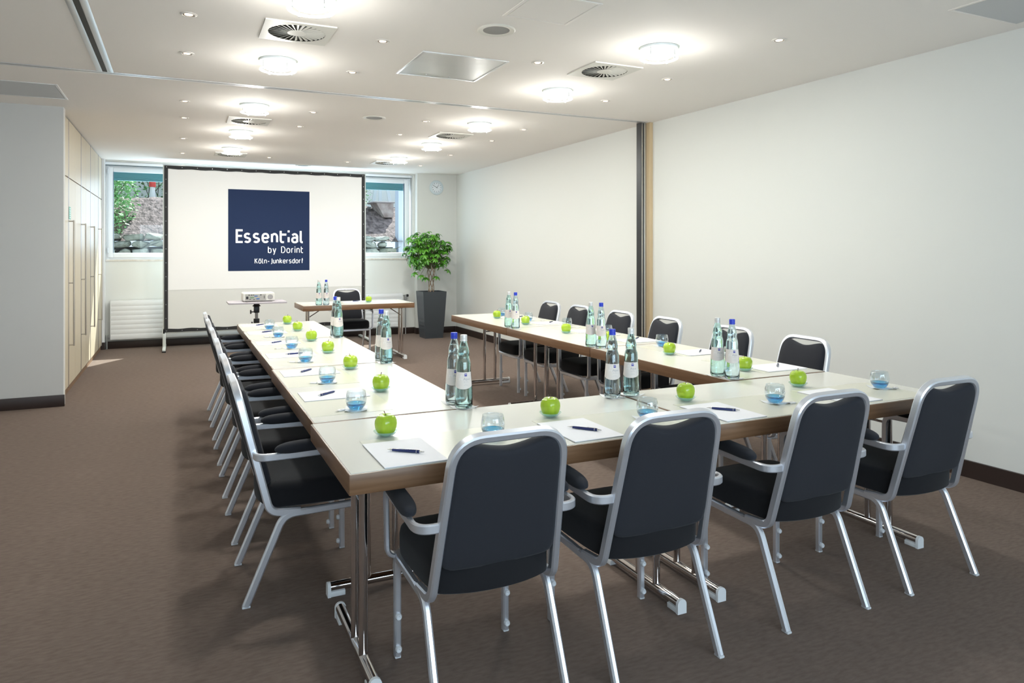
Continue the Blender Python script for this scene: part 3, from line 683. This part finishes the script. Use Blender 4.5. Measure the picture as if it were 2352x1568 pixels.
# lettering, stroke drawn: each glyph a list of polylines in a unit cell (x-height 1, cap height 1.42)
def arc(cx,cy,rx,ry,a0,a1,n=14):
    n*=2
    return [(cx+rx*math.cos(R(a0+(a1-a0)*k/n)),cy+ry*math.sin(R(a0+(a1-a0)*k/n))) for k in range(n+1)]
def se(cx,cy,rx,ry,a0,a1,n=16,p=.80):
    o=[]
    for k in range(n+1):
        a=R(a0+(a1-a0)*k/n); c,s=math.cos(a),math.sin(a); o.append((cx+rx*math.copysign(abs(c)**p,c),cy+ry*math.copysign(abs(s)**p,s)))
    return o
XH=1.0; CH=1.40
s_curve=arc(.37,.75,.33,.25,35,180,10)+[(.07,.62),(.20,.54),(.54,.46),(.68,.38)]+arc(.36,.26,.36,.26,10,-145,12)
GL={'E':(.56,[[(.80,CH),(0,CH),(0,0),(.80,0)],[(0,.73),(.70,.73)]]),
 's':(.72,[s_curve]),
 'e':(.80,[[(.0,.50),(.80,.50)],se(.40,.5,.40,.5,0,322,22)]),
 'n':(.72,[[(0,0),(0,1)],[(0,.62)]+arc(.36,.62,.36,.38,180,0,12)+[(.72,0)]]),
 't':(.50,[[(.0,CH),(.0,.28)]+arc(.26,.28,.26,.28,180,270,6)+[(.48,0)],[(0,.95),(.46,.95)]]),
 'T':(.62,[[(0,1.38),(.0,.25)]+arc(.24,.25,.24,.25,180,270,6)+[(.46,0)],[(0,.93),(.80,.93)]]),
 'i':(.0,[[(0,0),(0,1)]]),'I':(.0,[[(0,0),(0,.62)]]),
 'a':(.72,[[(.02,.86)]+arc(.36,.66,.36,.34,120,0,10)+[(.72,0)],[(.72,.56),(.36,.56)]+arc(.30,.28,.30,.28,90,270,10)+[(.45,0)]+arc(.46,.26,.26,.26,270,360,6)]),
 'l':(.30,[[(0,CH),(0,.22)]+arc(.20,.22,.20,.22,180,270,5)+[(.30,0)]]),
 'b':(.76,[[(0,CH),(0,0)],se(.38,.5,.38,.5,180,-180,24)]),
 'y':(.74,[[(0,1),(.38,.05)],[(.76,1),(.34,-.15)]+arc(.12,-.15,.22,.25,0,-90,6)[1:]]),
 'D':(.94,[[(0,0),(0,CH),(.35,CH)]+arc(.35,CH/2,.60,CH/2,90,-90,16)+[(.0,0)]]),
 'o':(.80,[se(.40,.5,.40,.5,90,-270,26)]),
 'r':(.42,[[(0,0),(0,1)],[(0,.60)]+arc(.38,.60,.38,.38,180,85,8)]),
 'K':(.84,[[(0,0),(0,CH)],[(.80,CH),(.05,.68)],[(.22,.85),(.84,0)]]),
 '-':(.50,[[(0,.55),(.50,.55)]]),
 'J':(.50,[[(.50,CH),(.50,.10)]+arc(.20,.10,.30,.28,0,-100,8)]),
 'u':(.72,[[(0,1),(0,.38)]+arc(.36,.38,.36,.38,180,360,12)+[(.72,.5)],[(.72,1),(.72,0)]]),
 'k':(.68,[[(0,0),(0,CH)],[(.64,1),(.05,.45)],[(.22,.60),(.68,0)]]),
 'd':(.76,[[(.76,CH),(.76,0)],se(.38,.5,.38,.5,0,360,24)]),
 'f':(.50,[[(.14,0),(.14,1.12)]+arc(.42,1.12,.28,.30,180,95,7),[(0,.95),(.48,.95)]])}
def ribbon(bm,pl,w,y0,y1):
    P=[Vector((a,b)) for a,b in pl]; P=[p for i,p in enumerate(P) if i==0 or (p-P[i-1]).length>1e-4]; n=len(P)
    closed=(P[0]-P[-1]).length<1e-3
    if closed: P=P[:-1]; n-=1
    Ls,Rs=[],[]
    for i,p in enumerate(P):
        if closed: t=(P[(i+1)%n]-P[i-1])
        elif i==0: t=P[1]-P[0]
        elif i==n-1: t=P[-1]-P[-2]
        else: t=(P[i+1]-p).normalized()+(p-P[i-1]).normalized()
        t.normalize(); nn=Vector((-t.y,t.x)); k=1
        if not closed and 0<i<n-1:
            c=(p-P[i-1]).normalized().dot(t); k=1/max(c,.5)
        Ls.append(p+nn*w*k); Rs.append(p-nn*w*k)
    for i in range(n if closed else n-1):
        j=(i+1)%n
        bm.faces.new([bm.verts.new((q.x,y0,q.y)) for q in (Ls[i],Ls[j],Rs[j],Rs[i])])
def dot(bm,x,z,r,y,square):
    pts=[(-r,-r),(r,-r),(r,r),(-r,r)] if square else circ(r,12)
    bm.faces.new([bm.verts.new((x+a,y,z+b)) for a,b in pts])
def write(s,xr,zb,xh,wt_,width,y,sx=1.0,bold=False):
    """right aligned at xr, spaced out to the given width"""
    wd=0; gap=0
    for i,c in enumerate(s):
        c0={'ö':'o',' ':' '}.get(c,c); wd+=(.55 if c0==' ' else GL[c0][0])*sx
    gap=(width/xh-wd)/(len(s)-1); x=xr-width; bm=NB()
    for c in s:
        if c==' ': x+=(.55*sx+gap)*xh; continue
        c0={'ö':'o'}.get(c,c); g=GL[c0]
        for pl in g[1]: ribbon(bm,[(x+a*xh*sx,zb+b*xh) for a,b in pl],wt_,y,y)
        if c in 'iI': dot(bm,x,zb+1.33*xh,wt_*(1 if bold else 1.25),y,bold)
        if c=='ö':
            for dx in (.22,.58): dot(bm,x+dx*xh*sx,zb+1.30*xh,wt_*1.2,y,False)
        x+=(g[0]*sx+gap)*xh
    return bm
yl=.0058; X=lambda v:v-1.258
# measured on the photograph: square spans 1.171 m (x) by 1.213 m (z)
def zz(py,px): return 1.115+(1.213)*(1440-py)/1345.0
xr_=X(.666+1.171*(1322-102)/1330)
obj('lettering',write('EssenTIal',xr_-.004,zz(962,0),.124,.0152,.951,yl,.83,True),wt,sq)
obj('lettering',write('by Dorint',xr_,zz(1140,0),.066,.0062,.510,yl,.82),wt,sq)
obj('lettering',write('Köln-Junkersdorf',xr_,zz(1315,0),.0500,.0052,.700,yl,.82),wt,sq)
# ------------------------------------------------------------------ projector on its stand
PX,PY=.78,8.3
st=thing('projector_stand','grey tripod stand with a flat tray before the projection screen','projector stand',(PX,PY,0))
TZp=.862
obj('tray',box(NB(),-.30,.30,-.19,.19,TZp-.018,TZp,.004),mat('tray_mauve',(.50,.46,.50),.4),st)
obj('upper_column',lathe(NB(),[(.016,.45),(.016,.78)],18),mat('column_grey',(.30,.28,.27),.35,.6),st)
obj('lower_column',lathe(NB(),[(.022,.08),(.022,.64)],18),MAT['column_grey'],st)
bm=NB(); lathe(bm,[(.030,.62),(.031,.625),(.031,.665),(.030,.67)],18); obj('collar',bm,blackp,st)
bm=NB(); box(bm,-.028,.028,-.028,.028,.735,.805,.006); lathe(bm,[(.040,.805),(.043,.812),(.030,.822),(.030,.845)],20); obj('head',bm,blackp,st)
for z,x in ((.745,-.055),(.615,-.042)):
    bm=NB(); lathe(bm,[(.006,0),(.006,.035)],10,(x,0,z),axis='x'); lathe(bm,[(.020,-.012),(.024,-.006),(.020,.002)],14,(x,0,z),axis='x'); obj('knob',bm,blackp,st)
for k in range(3):
    a=R(90+120*k); bm=NB(); tube(bm,(.02*math.cos(a),.02*math.sin(a),.42),(.36*math.cos(a),.36*math.sin(a),.012),.011,12)
    tube(bm,(.02*math.cos(a),.02*math.sin(a),.14),(.19*math.cos(a),.19*math.sin(a),.215),.006,8); l=obj('leg',bm,MAT['column_grey'],st)
    obj('rubber_foot',lathe(NB(),[(0,0),(.016,0),(.014,.02),(0,.024)],12,(.36*math.cos(a),.36*math.sin(a),0)),blackp,l)
pj=thing('projector','small white projector with its connector panel facing the camera','projector',(PX+.015,PY+.02,TZp))
pw=mat('projector_white',(.72,.71,.66),.4)
obj('housing',box(NB(),-.165,.165,-.12,.12,.006,.098,.016,seg=4),pw,pj)
bp=obj('rear_panel',box(NB(),-.140,.075,-.1225,-.118,.014,.084,.002),mat('panel_grey',(.42,.41,.38),.5),pj)
for x,z,a,b,m in ((-.12,.045,.012,.014,blackp),(-.10,.074,.008,.004,blackp),(-.075,.074,.008,.004,blackp),(-.055,.074,.006,.004,blackp),(-.03,.062,.017,.006,mat('port_blue',(.08,.18,.42),.4)),(-.07,.046,.020,.006,mat('port_green',(.15,.30,.16),.5)),(-.01,.032,.017,.007,MAT['port_blue']),(-.09,.028,.009,.003,blackp),(-.05,.024,.009,.003,blackp),(.02,.074,.009,.004,blackp),(.055,.05,.003,.016,blackp),(.02,.05,.014,.001,mat('panel_line',(.25,.25,.25),.5))):
    obj('port',box(NB(),x-a,x+a,-.1245,-.122,z-b,z+b,.001),m,bp)
obj('speaker_grille',lathe(NB(),[(0,-.0035),(.026,-.0035),(.028,0),(.028,.003)],24,(.118,-.121,.05),axis='y',cap=False),mat('grille_grey',(.36,.35,.34),.6),pj)
bm=NB(); lathe(bm,[(.025,0),(.028,.018),(.022,.02),(0,.014)],24,(-.09,.12,.055),axis='y'); obj('lens',bm,blackp,pj)
for x in (-.13,.13):
    for y in (-.09,.09): obj('foot',lathe(NB(),[(0,0),(.009,0),(.009,.008)],10,(x,y,0)),blackp,pj)
# ------------------------------------------------------------------ radiators
def radiator(xa,xb,label,left):
    t=thing('radiator',label,'radiator',((xa+xb)/2,WY-.002,0),0,'white radiators under the garden windows'); h=(xb-xa)/2
    bm=NB(); box(bm,-h,h,-.105,-.085,.135,.69,.006)
    for k in range(8): box(bm,-h+.01,h-.01,-.1060,-.100,.146+k*.067,.2125+k*.067,.0015)
    obj('front_panel',bm,white,t)
    bm=NB(); box(bm,-h+.01,h-.01,-.085,-.03,.15,.66); box(bm,-h,-h+.004,-.105,-.02,.14,.685); box(bm,h-.004,h,-.105,-.02,.14,.685); box(bm,-h,h,-.105,-.02,.688,.694,.002); box(bm,-h+.2,-h+.24,-.03,0,.5,.6); box(bm,h-.24,h-.2,-.03,0,.5,.6)
    obj('body',bm,white,t)
    g=mat('pipe_grey',(.45,.46,.46),.4,.7)
    if left:
        bm=NB(); lathe(bm,[(.009,0),(.009,.17)],12,(-h-.045,-.06,0)); tube(bm,(-h-.045,-.06,.17),(-h,-.06,.17),.009); obj('pipe',bm,g,t)
        bm=NB(); lathe(bm,[(.016,.15),(.019,.165),(.019,.20),(.014,.205),(0,.205)],14,(-h-.045,-.06,0)); obj('valve',bm,g,t)
    else:
        bm=NB(); lathe(bm,[(.009,0),(.009,.655)],12,(h+.06,-.06,0)); tube(bm,(h,-.06,.655),(h+.06,-.06,.655),.009); obj('pipe',bm,g,t)
        bm=NB(); lathe(bm,[(.015,.57),(.018,.60),(.018,.67),(0,.672)],14,(h+.06,-.06,0)); lathe(bm,[(.020,0),(.022,.005),(.022,.03),(.017,.034)],14,(h+.075,-.06,.655),mi=1,axis='x'); obj('valve',bm,[g,blackp],t)
radiator(-.885,1.15,'long white panel radiator under the left garden window beside the cupboards',True); radiator(1.40,3.44,'long white panel radiator under the right garden window beside the plant',False)
# ------------------------------------------------------------------ cupboards
doorm=mat('cupboard_beige',(.56,.49,.37),.42); stripm=mat('steel_strip',(.30,.27,.27),.35,.8)
FX=-.99
units=[(7.765,8.285),(8.325,9.285),(9.325,10.225),(10.265,11.175),(11.215,11.66)]
steel=mat('steel_handle',(.50,.46,.41),.3,.85)
ul=['nearest, half hidden behind the grey wall','second from the grey wall','third from the grey wall','fourth from the grey wall','narrow last unit by the garden window']
for i,(ya,yb) in enumerate(units):
    t=thing('tall_cupboard','beige full height cupboard unit with steel edge strip, '+ul[i],'cupboard',((FX-.3),(ya+yb)/2,0),0,'beige wall cupboards')
    ox,oy=FX-.3,(ya+yb)/2; y0,y1=ya-oy,yb-oy
    obj('carcass',box(NB(),-.30,.278,y0,y1+.035,0.0,H-.002),mat('carcass_dark',(.10,.08,.06),.7),t)
    obj('plinth',box(NB(),.278,.285,y0,y1+.035,0,.065),mat('plinth_brown',(.20,.12,.07),.5),t)
    segs=[(y0,(y0+y1)/2-.0015),((y0+y1)/2+.0015,y1)] if (yb-ya)>.7 else [(y0,y1)]
    for k,(a,b) in enumerate(segs):
        obj('door',box(NB(),.280,.300,a+.001,b-.001,.07,2.140,.0015,seg=1),doorm,t)
        obj('upper_door',box(NB(),.280,.300,a+.001,b-.001,2.150,H-.012,.0015,seg=1),doorm,t)
    obj('edge_strip',box(NB(),.284,.3015,y1+.003,y1+.037,.06,H-.008,.001,seg=1),stripm,t)
    if i<4:
        bm=NB(); yy=y1+.02
        tube(bm,(.345,yy,.468),(.345,yy,1.722),.008,12)
        for z in (.478,1.095,1.712): tube(bm,(.29,yy,z),(.345,yy,z),.006,10)
        obj('handle',bm,steel,t)
sg=thing('safety_sign','small green safety sign above the nearest long cupboard handle','sign',(FX+.001,8.37,1.795))
obj('sign_plate',box(NB(),0,.003,-.06,.06,-.063,.063,.001,seg=1),mat('sign_green',(.02,.28,.13),.4),sg)
bm=NB()
for k in range(5):
    for q in (-.03,.012): box(bm,.0028,.0036,q,q+.022,-.050+k*.022,-.038+k*.022)
obj('sign_marks',bm,mat('sign_white',(.8,.9,.84),.4),sg)
sbox('trim_12',-1.3,-.955,11.70,11.80,0,H,m=mat('reveal_white',(.82,.84,.86),.6)); sbox('trim_13',-1.3,-.95,11.697,11.70,0,.105,m=skirt)
# ------------------------------------------------------------------ clock
ck=thing('wall_clock','round white wall clock high on the far wall above the plant','clock',(4.022,11.66,2.50))
obj('casing',lathe(NB(),[(0,0),(.122,0),(.126,-.012),(.118,-.026),(.095,-.030),(.090,-.024),(0,-.024)],48,axis='y'),mat('clock_casing',(.60,.68,.72),.3),ck)
fc=obj('dial',lathe(NB(),[(0,-.0242),(.087,-.0242),(.087,-.0255),(0,-.0255)],40,axis='y'),mat('clock_dial',(.78,.82,.86),.5),ck)
bm=NB()
for k in range(12):
    a=R(30*k); r=.073; x,z=r*math.sin(a),r*math.cos(a); box(bm,x-.0045,x+.0045,-.0263,-.0255,z-.008,z+.008)
obj('hour_marks',bm,mat('clock_mark',(.16,.22,.25),.5),fc)
for nm_,a,l,wd,tl in (('minute_hand',299,.066,.0032,.018),('hour_hand',40,.052,.0028,.008)):
    bm=NB(); box(bm,-wd,wd,-.0275,-.0268,-tl,l); bmesh.ops.rotate(bm,verts=bm.verts,cent=(0,0,0),matrix=Matrix.Rotation(R(a),3,'Y')); obj(nm_,bm,mat('clock_hand',(.04,.05,.06),.4),ck)
# ------------------------------------------------------------------ potted plant
leafm=mat('leaf_green',(.035,.16,.012),.35,var=((.10,.32,.02),(9,9,9),2),sub=.0)
pt=thing('potted_plant','umbrella tree with a braided trunk in a tall tapered anthracite planter','plant',(3.745,11.11,0))
bm=NB(); rings=[]
for hw_,z in ((.150,0),(.172,.30),(.197,.742),(.197,.755),(.182,.755),(.180,.70)):
    rings.append([bm.verts.new((sx*hw_+0,sy*hw_*.98,z)) for sx,sy in ((-1,-1),(1,-1),(1,1),(-1,1))])
for a,b in zip(rings,rings[1:]):
    for i in range(4): bm.faces.new((a[i],a[(i+1)%4],b[(i+1)%4],b[i]))
bm.faces.new(rings[0])
obj('planter',bm,mat('anthracite',(.040,.048,.056),.42,bump=('wave',(75,75,0),.35,.004)),pt,25)
obj('soil',box(NB(),-.181,.181,-.178,.178,.66,.705),mat('soil',(.03,.02,.014),.95,bump=('noise',(60,60,60),1,.02)),pt)
bm=NB(); nst=5
for k in range(nst):
    for dr in (1,-1):
        pass
        path=[]
        for q in range(29):
            t=q/28; rr=.050-.020*math.sin(PI*min(1,t*1.1))*.7+.012*t; a=2*PI*k/nst+dr*t*PI*1.15+ (0 if dr>0 else PI/nst)
            path.append(Vector((rr*math.cos(a),rr*math.sin(a),.69+.46*t)))
        sweep(bm,path,circ(.0062,7),(1,0,0))
obj('braided_trunk',bm,mat('bark',(.20,.13,.08),.8,var=((.30,.22,.15),(30,30,30),3)),pt)
bm=NB(); bs=NB(); rnd=random.Random(3)
def leaf(bm,o,d,up,L,W_):
    d=d.normalized(); s=d.cross(up).normalized(); u=s.cross(d).normalized(); prev=None
    for k in range(6):
        t=k/5; wv=W_*math.sin(PI*min(1,t*.93+.06))**.8*(1 if k<5 else .05); dz=-.30*L*t*t
        c=o+d*(L*t)+u*dz
        row=[bm.verts.new(c-s*wv+u*(.12*wv)),bm.verts.new(c-u*.0),bm.verts.new(c+s*wv+u*(.12*wv))]
        if prev:
            for i in range(2): bm.faces.new((prev[i],prev[i+1],row[i+1],row[i]))
        prev=row
cnt=0
while cnt<250:
    v=Vector((rnd.uniform(-1,1),rnd.uniform(-1,1),rnd.uniform(-1,1)))
    if v.length>1 or v.length<.35: continue
    if v.z<-.25 and v.length<.7: continue
    p=Vector((v.x*.42-.06,v.y*.36,1.42+v.z*.33)); 
    if v.z<-.6 and abs(v.x)<.35: continue
    cnt+=1
    base=Vector((v.x*.06,v.y*.06,1.12+max(0,v.z)*.12))
    if cnt%2==0:
        mid=(base+p)/2+Vector((0,0,.03)); sweep(bs,[base,mid,p],circ(.0028,5),(1,0,.1))
    outd=(p-Vector((0,0,1.25))).normalized(); axis=(outd+Vector((0,0,.9))).normalized()
    t1=axis.orthogonal().normalized(); t2=axis.cross(t1); nl=rnd.randint(6,8); a0=rnd.uniform(0,6)
    for k in range(nl):
        a=a0+2*PI*k/nl; dd=t1*math.cos(a)+t2*math.sin(a)-axis*rnd.uniform(.05,.45)
        leaf(bm,p,dd,axis,rnd.uniform(.060,.092),rnd.uniform(.012,.017))
for q in ((-.40,0,1.62),(-.36,-.05,1.30),(-.22,-.10,1.02),(-.30,0,1.06),(.06,-.1,1.0),(.27,-.1,1.10),(-.12,-.05,.98)):
    p=Vector(q); base=Vector((0,0,1.2)); sweep(bs,[base,(base+p)/2+Vector((0,0,.05)),p],circ(.0028,5),(1,0,.1)); axis=Vector((q[0]*1.2,-.2,.6)).normalized(); t1=axis.orthogonal().normalized(); t2=axis.cross(t1)
    for k in range(7):
        a=2*PI*k/7; leaf(bm,p,t1*math.cos(a)+t2*math.sin(a)-axis*.3,axis,.09,.018)
obj('branches',bs,mat('twig',(.12,.14,.05),.7),pt); tag(obj('foliage',bm,leafm,pt,80),kind='stuff')
# ------------------------------------------------------------------ floor box
fb=thing('floor_socket_lid','carpet covered floor socket lid between the table rows','floor socket',(1.87,7.0,0))
fbx,fby=1.87,7.0
obj('metal_edge',box(NB(),-.16,.16,-.13,.13,0,.0025,.001,seg=1),mat('lid_edge',(.30,.30,.29),.4,.6),fb)
obj('carpet_inlay',box(NB(),-.152,.152,-.122,.122,.002,.0035),carpet,fb)
# ------------------------------------------------------------------ garden outside
def gz(x,y):   # ground height of the bank
    t=max(0,y-13.05); return 1.50+min(.50*t,.74+.02*t)+.08*noise.noise(Vector((x*.7,y*.7,0)))+(.10 if x<1 else .07)
soil=mat('garden_soil',(.035,.024,.025),.95,var=((.27,.21,.21),(15,9,9),14),bump=('noise',(30,18,18),.8,.03))
bm=NB(); nx,ny=70,60; G=[[bm.verts.new((-3+9*i/nx,12.95+5.5*j/ny,gz(-3+9*i/nx,12.95+5.5*j/ny)+.035*noise.noise(Vector((i*1.3,j*1.3,3))))) for j in range(ny+1)] for i in range(nx+1)]
for i in range(nx):
    for j in range(ny): bm.faces.new((G[i][j],G[i+1][j],G[i+1][j+1],G[i][j+1]))
struct('floor_garden_bank',bm,soil); sbox('floor_light_well',-3,6,12.1,13.0,.6,.7,m=mat('gravel',(.35,.34,.33),.9))
sbox('wall_garden_side',3.745,3.95,13.02,13.25,.7,3.6,m=mat('garden_wall_render',(.50,.56,.68),.85))
sbox('wall_garden_back',-3,6,17.6,17.8,2.0,4.9,m=mat('neighbour_render',(.80,.80,.76),.85))
sbox('wall_garden_retaining',-3,3.66,13.10,13.16,.7,1.48,m=mat('earth_dark',(.05,.045,.045),.95))
# dry stone wall
rk=[mat('stone_a',(.15,.17,.16),.85,var=((.42,.44,.42),(5,5,9),6),bump=('noise',(14,14,14),.7,.03)),mat('stone_b',(.11,.12,.10),.85,var=((.32,.33,.29),(6,6,6),6),bump=('noise',(14,14,14),.7,.03))]
rr=random.Random(11)
def stone(cx,cy,cz,sx,sy,sz,label):
    bm=NB(); pts=[]
    for k in range(26):
        v=Vector((rr.uniform(-1,1),rr.uniform(-1,1),rr.uniform(-1,1))); m_=max(abs(v.x),abs(v.y),abs(v.z)); v*=rr.uniform(.88,1)/m_
        pts.append(bm.verts.new((v.x*sx,v.y*sy,v.z*sz*(1-.18*abs(v.x)))))
    r_=bmesh.ops.convex_hull(bm,input=pts); bmesh.ops.delete(bm,geom=list(set(g for g in r_['geom_interior']+r_['geom_unused'] if isinstance(g,bmesh.types.BMVert))),context='VERTS')
    bmesh.ops.bevel(bm,geom=list(bm.edges),offset=.009,segments=2,affect='EDGES')
    o=obj('garden_stone',bm,rk[rr.randint(0,1)],None,28,(cx,cy,cz)); o.rotation_euler=(0,rr.uniform(-.12,.12),rr.uniform(-.2,.2))
    return tag(o,label,'stone','stones of the dry garden wall')
rows=[(1.28,.062,'lowest'),(1.40,.062,'second'),(1.52,.062,'third'),(1.635,.06,'top')]
def strow(xa,xb,zs,side):
    for z,hh,rn in zs:
        x=xa+rr.uniform(-.1,.05); k=0
        while x<xb:
            wd=rr.uniform(.085,.17); k+=1
            stone(x+wd,12.92+rr.uniform(-.03,.03)+(z-1.2)*.25,z+rr.uniform(-.012,.012),wd*1.02,.13,hh*rr.uniform(.95,1.12),'grey garden stone outside the %s window, %s in the %s course'%(side,['leftmost','second from left','third from left','fourth from left','fifth from left','sixth from left','seventh from left','eighth from left','ninth from left','tenth from left'][min(k-1,9)],rn))
            x+=2*wd+.005
strow(-1.15,.05,rows,'left'); strow(3.03,3.42,[(1.28,.062,'lowest'),(1.40,.062,'second'),(1.52,.062,'third'),(1.63,.055,'top')],'right')
# planter box and frame outside right window
tp=thing('stone_trough','weathered brown stone trough on the bank outside the right window','trough',(3.80,14.1,0))
bm=NB(); A=[bm.verts.new(p) for p in ((-.19,-.15,2.33),(.16,-.15,2.33),(.16,-.15,2.04),(-.03,-.15,2.04))]; B=[bm.verts.new((v.co.x,.35,v.co.z)) for v in A]
bm.faces.new(A); bm.faces.new(B[::-1])
for i in range(4): j=(i+1)%4; bm.faces.new((A[i],A[j],B[j],B[i]))
bmesh.ops.translate(bm,verts=bm.verts,vec=(-.05,0,.04))
obj('trough_body',bm,mat('brown_stone',(.20,.14,.13),.9,var=((.45,.38,.36),(7,7,7),6)),tp)
obj('trough_rim',box(NB(),-.30,.13,-.19,.38,2.365,2.395,.01),mat('trough_rim',(.30,.26,.26),.8),tp)
tr=thing('timber_frame','pale timber strut frame standing behind the stone trough','timber frame',(3.98,14.9,2.3))
for a,b in (((-.16,0,0),(-.02,0,1.0)),((.0,0,0),(.0,0,1.1)),((.24,0,0),(.06,0,1.0))):
    bm=NB(); sweep(bm,[Vector(a)+Vector((-.1,0,0)),Vector(b)+Vector((-.1,0,0))],rrect(.07,.05,.006),(1,0,0)); obj('strut',bm,mat('pale_timber',(.60,.64,.68),.7),tr)
mk=thing('marker_post','white and red marker post among the shrubs outside the left window','marker post',(-.46,15.6,2.30))
obj('post',lathe(NB(),[(.07,0),(.045,.36)],16),mat('marker_white',(.8,.8,.8),.5),mk); obj('red_top',lathe(NB(),[(.06,.36),(.06,.52),(0,.54)],16),mat('marker_red',(.7,.06,.05),.5),mk)
# shrubs
gl=[mat('shrub_light',(.12,.36,.10),.5,var=((.34,.62,.30),(6,6,6),3)),mat('shrub_dark',(.05,.20,.06),.5,var=((.16,.42,.14),(6,6,6),3))]
def shrub(name,c,r,n,label,mi,seed,sz=.045):
    q=random.Random(seed); t=thing(name,label,'shrub',(c[0],c[1],c[2]-r[2])); bm=NB(); bs=NB()
    for k in range(n):
        while True:
            v=Vector((q.uniform(-1,1),q.uniform(-1,1),q.uniform(-1,1)))
            if v.length<=1: break
        p=Vector((v.x*r[0],v.y*r[1],v.z*r[2]+r[2])); d=Vector((q.uniform(-1,1),q.uniform(-1,1),q.uniform(-.6,.6))); s=d.cross(Vector((q.uniform(-.4,.4),q.uniform(-.4,.4),1))).normalized()
        d.normalize(); L=sz*q.uniform(.7,1.4); W_=L*.36
        a=[bm.verts.new(x) for x in (p,p+d*L*.5+s*W_,p+d*L,p+d*L*.5-s*W_)]; bm.faces.new(a)
    for k in range(14):
        a=Vector((q.uniform(-.4,.4)*r[0],q.uniform(-.3,.3)*r[1],0)); b=Vector((q.uniform(-.9,.9)*r[0],q.uniform(-.5,.5)*r[1],r[2]*q.uniform(1.2,1.9)))
        sweep(bs,[a,(a+b)/2+Vector((q.uniform(-.1,.1),0,.05)),b],circ(.008,5),(1,0,.1))
    tag(obj('leaves',bm,gl[mi],t),kind='stuff'); obj('stems',bs,mat('stem_brown',(.12,.10,.07),.8),t); return t
shrub('garden_shrub',(-1.28,13.75,2.30),(.66,.45,.95),5200,'dense bright green shrub filling the left side of the left window view',0,1,.06)
shrub('garden_shrub',(-1.65,15.4,3.05),(1.0,.4,.75),3600,'leafy green shrub at the top of the bank seen through the left window',1,2,.06)
shrub('garden_shrub',(-.25,16.7,3.2),(1.2,.4,.8),2000,'loose light green shrub behind the marker post outside the left window',0,3,.06)
shrub('garden_shrub',(3.25,14.6,2.75),(.40,.35,.6),700,'thin twiggy shrub outside the right window beside the stone trough',0,4,.05)
shrub('garden_shrub',(-.90,13.02,1.86),(.15,.10,.20),150,'small leafy tuft hanging over the stones outside the left window',0,5,.06)
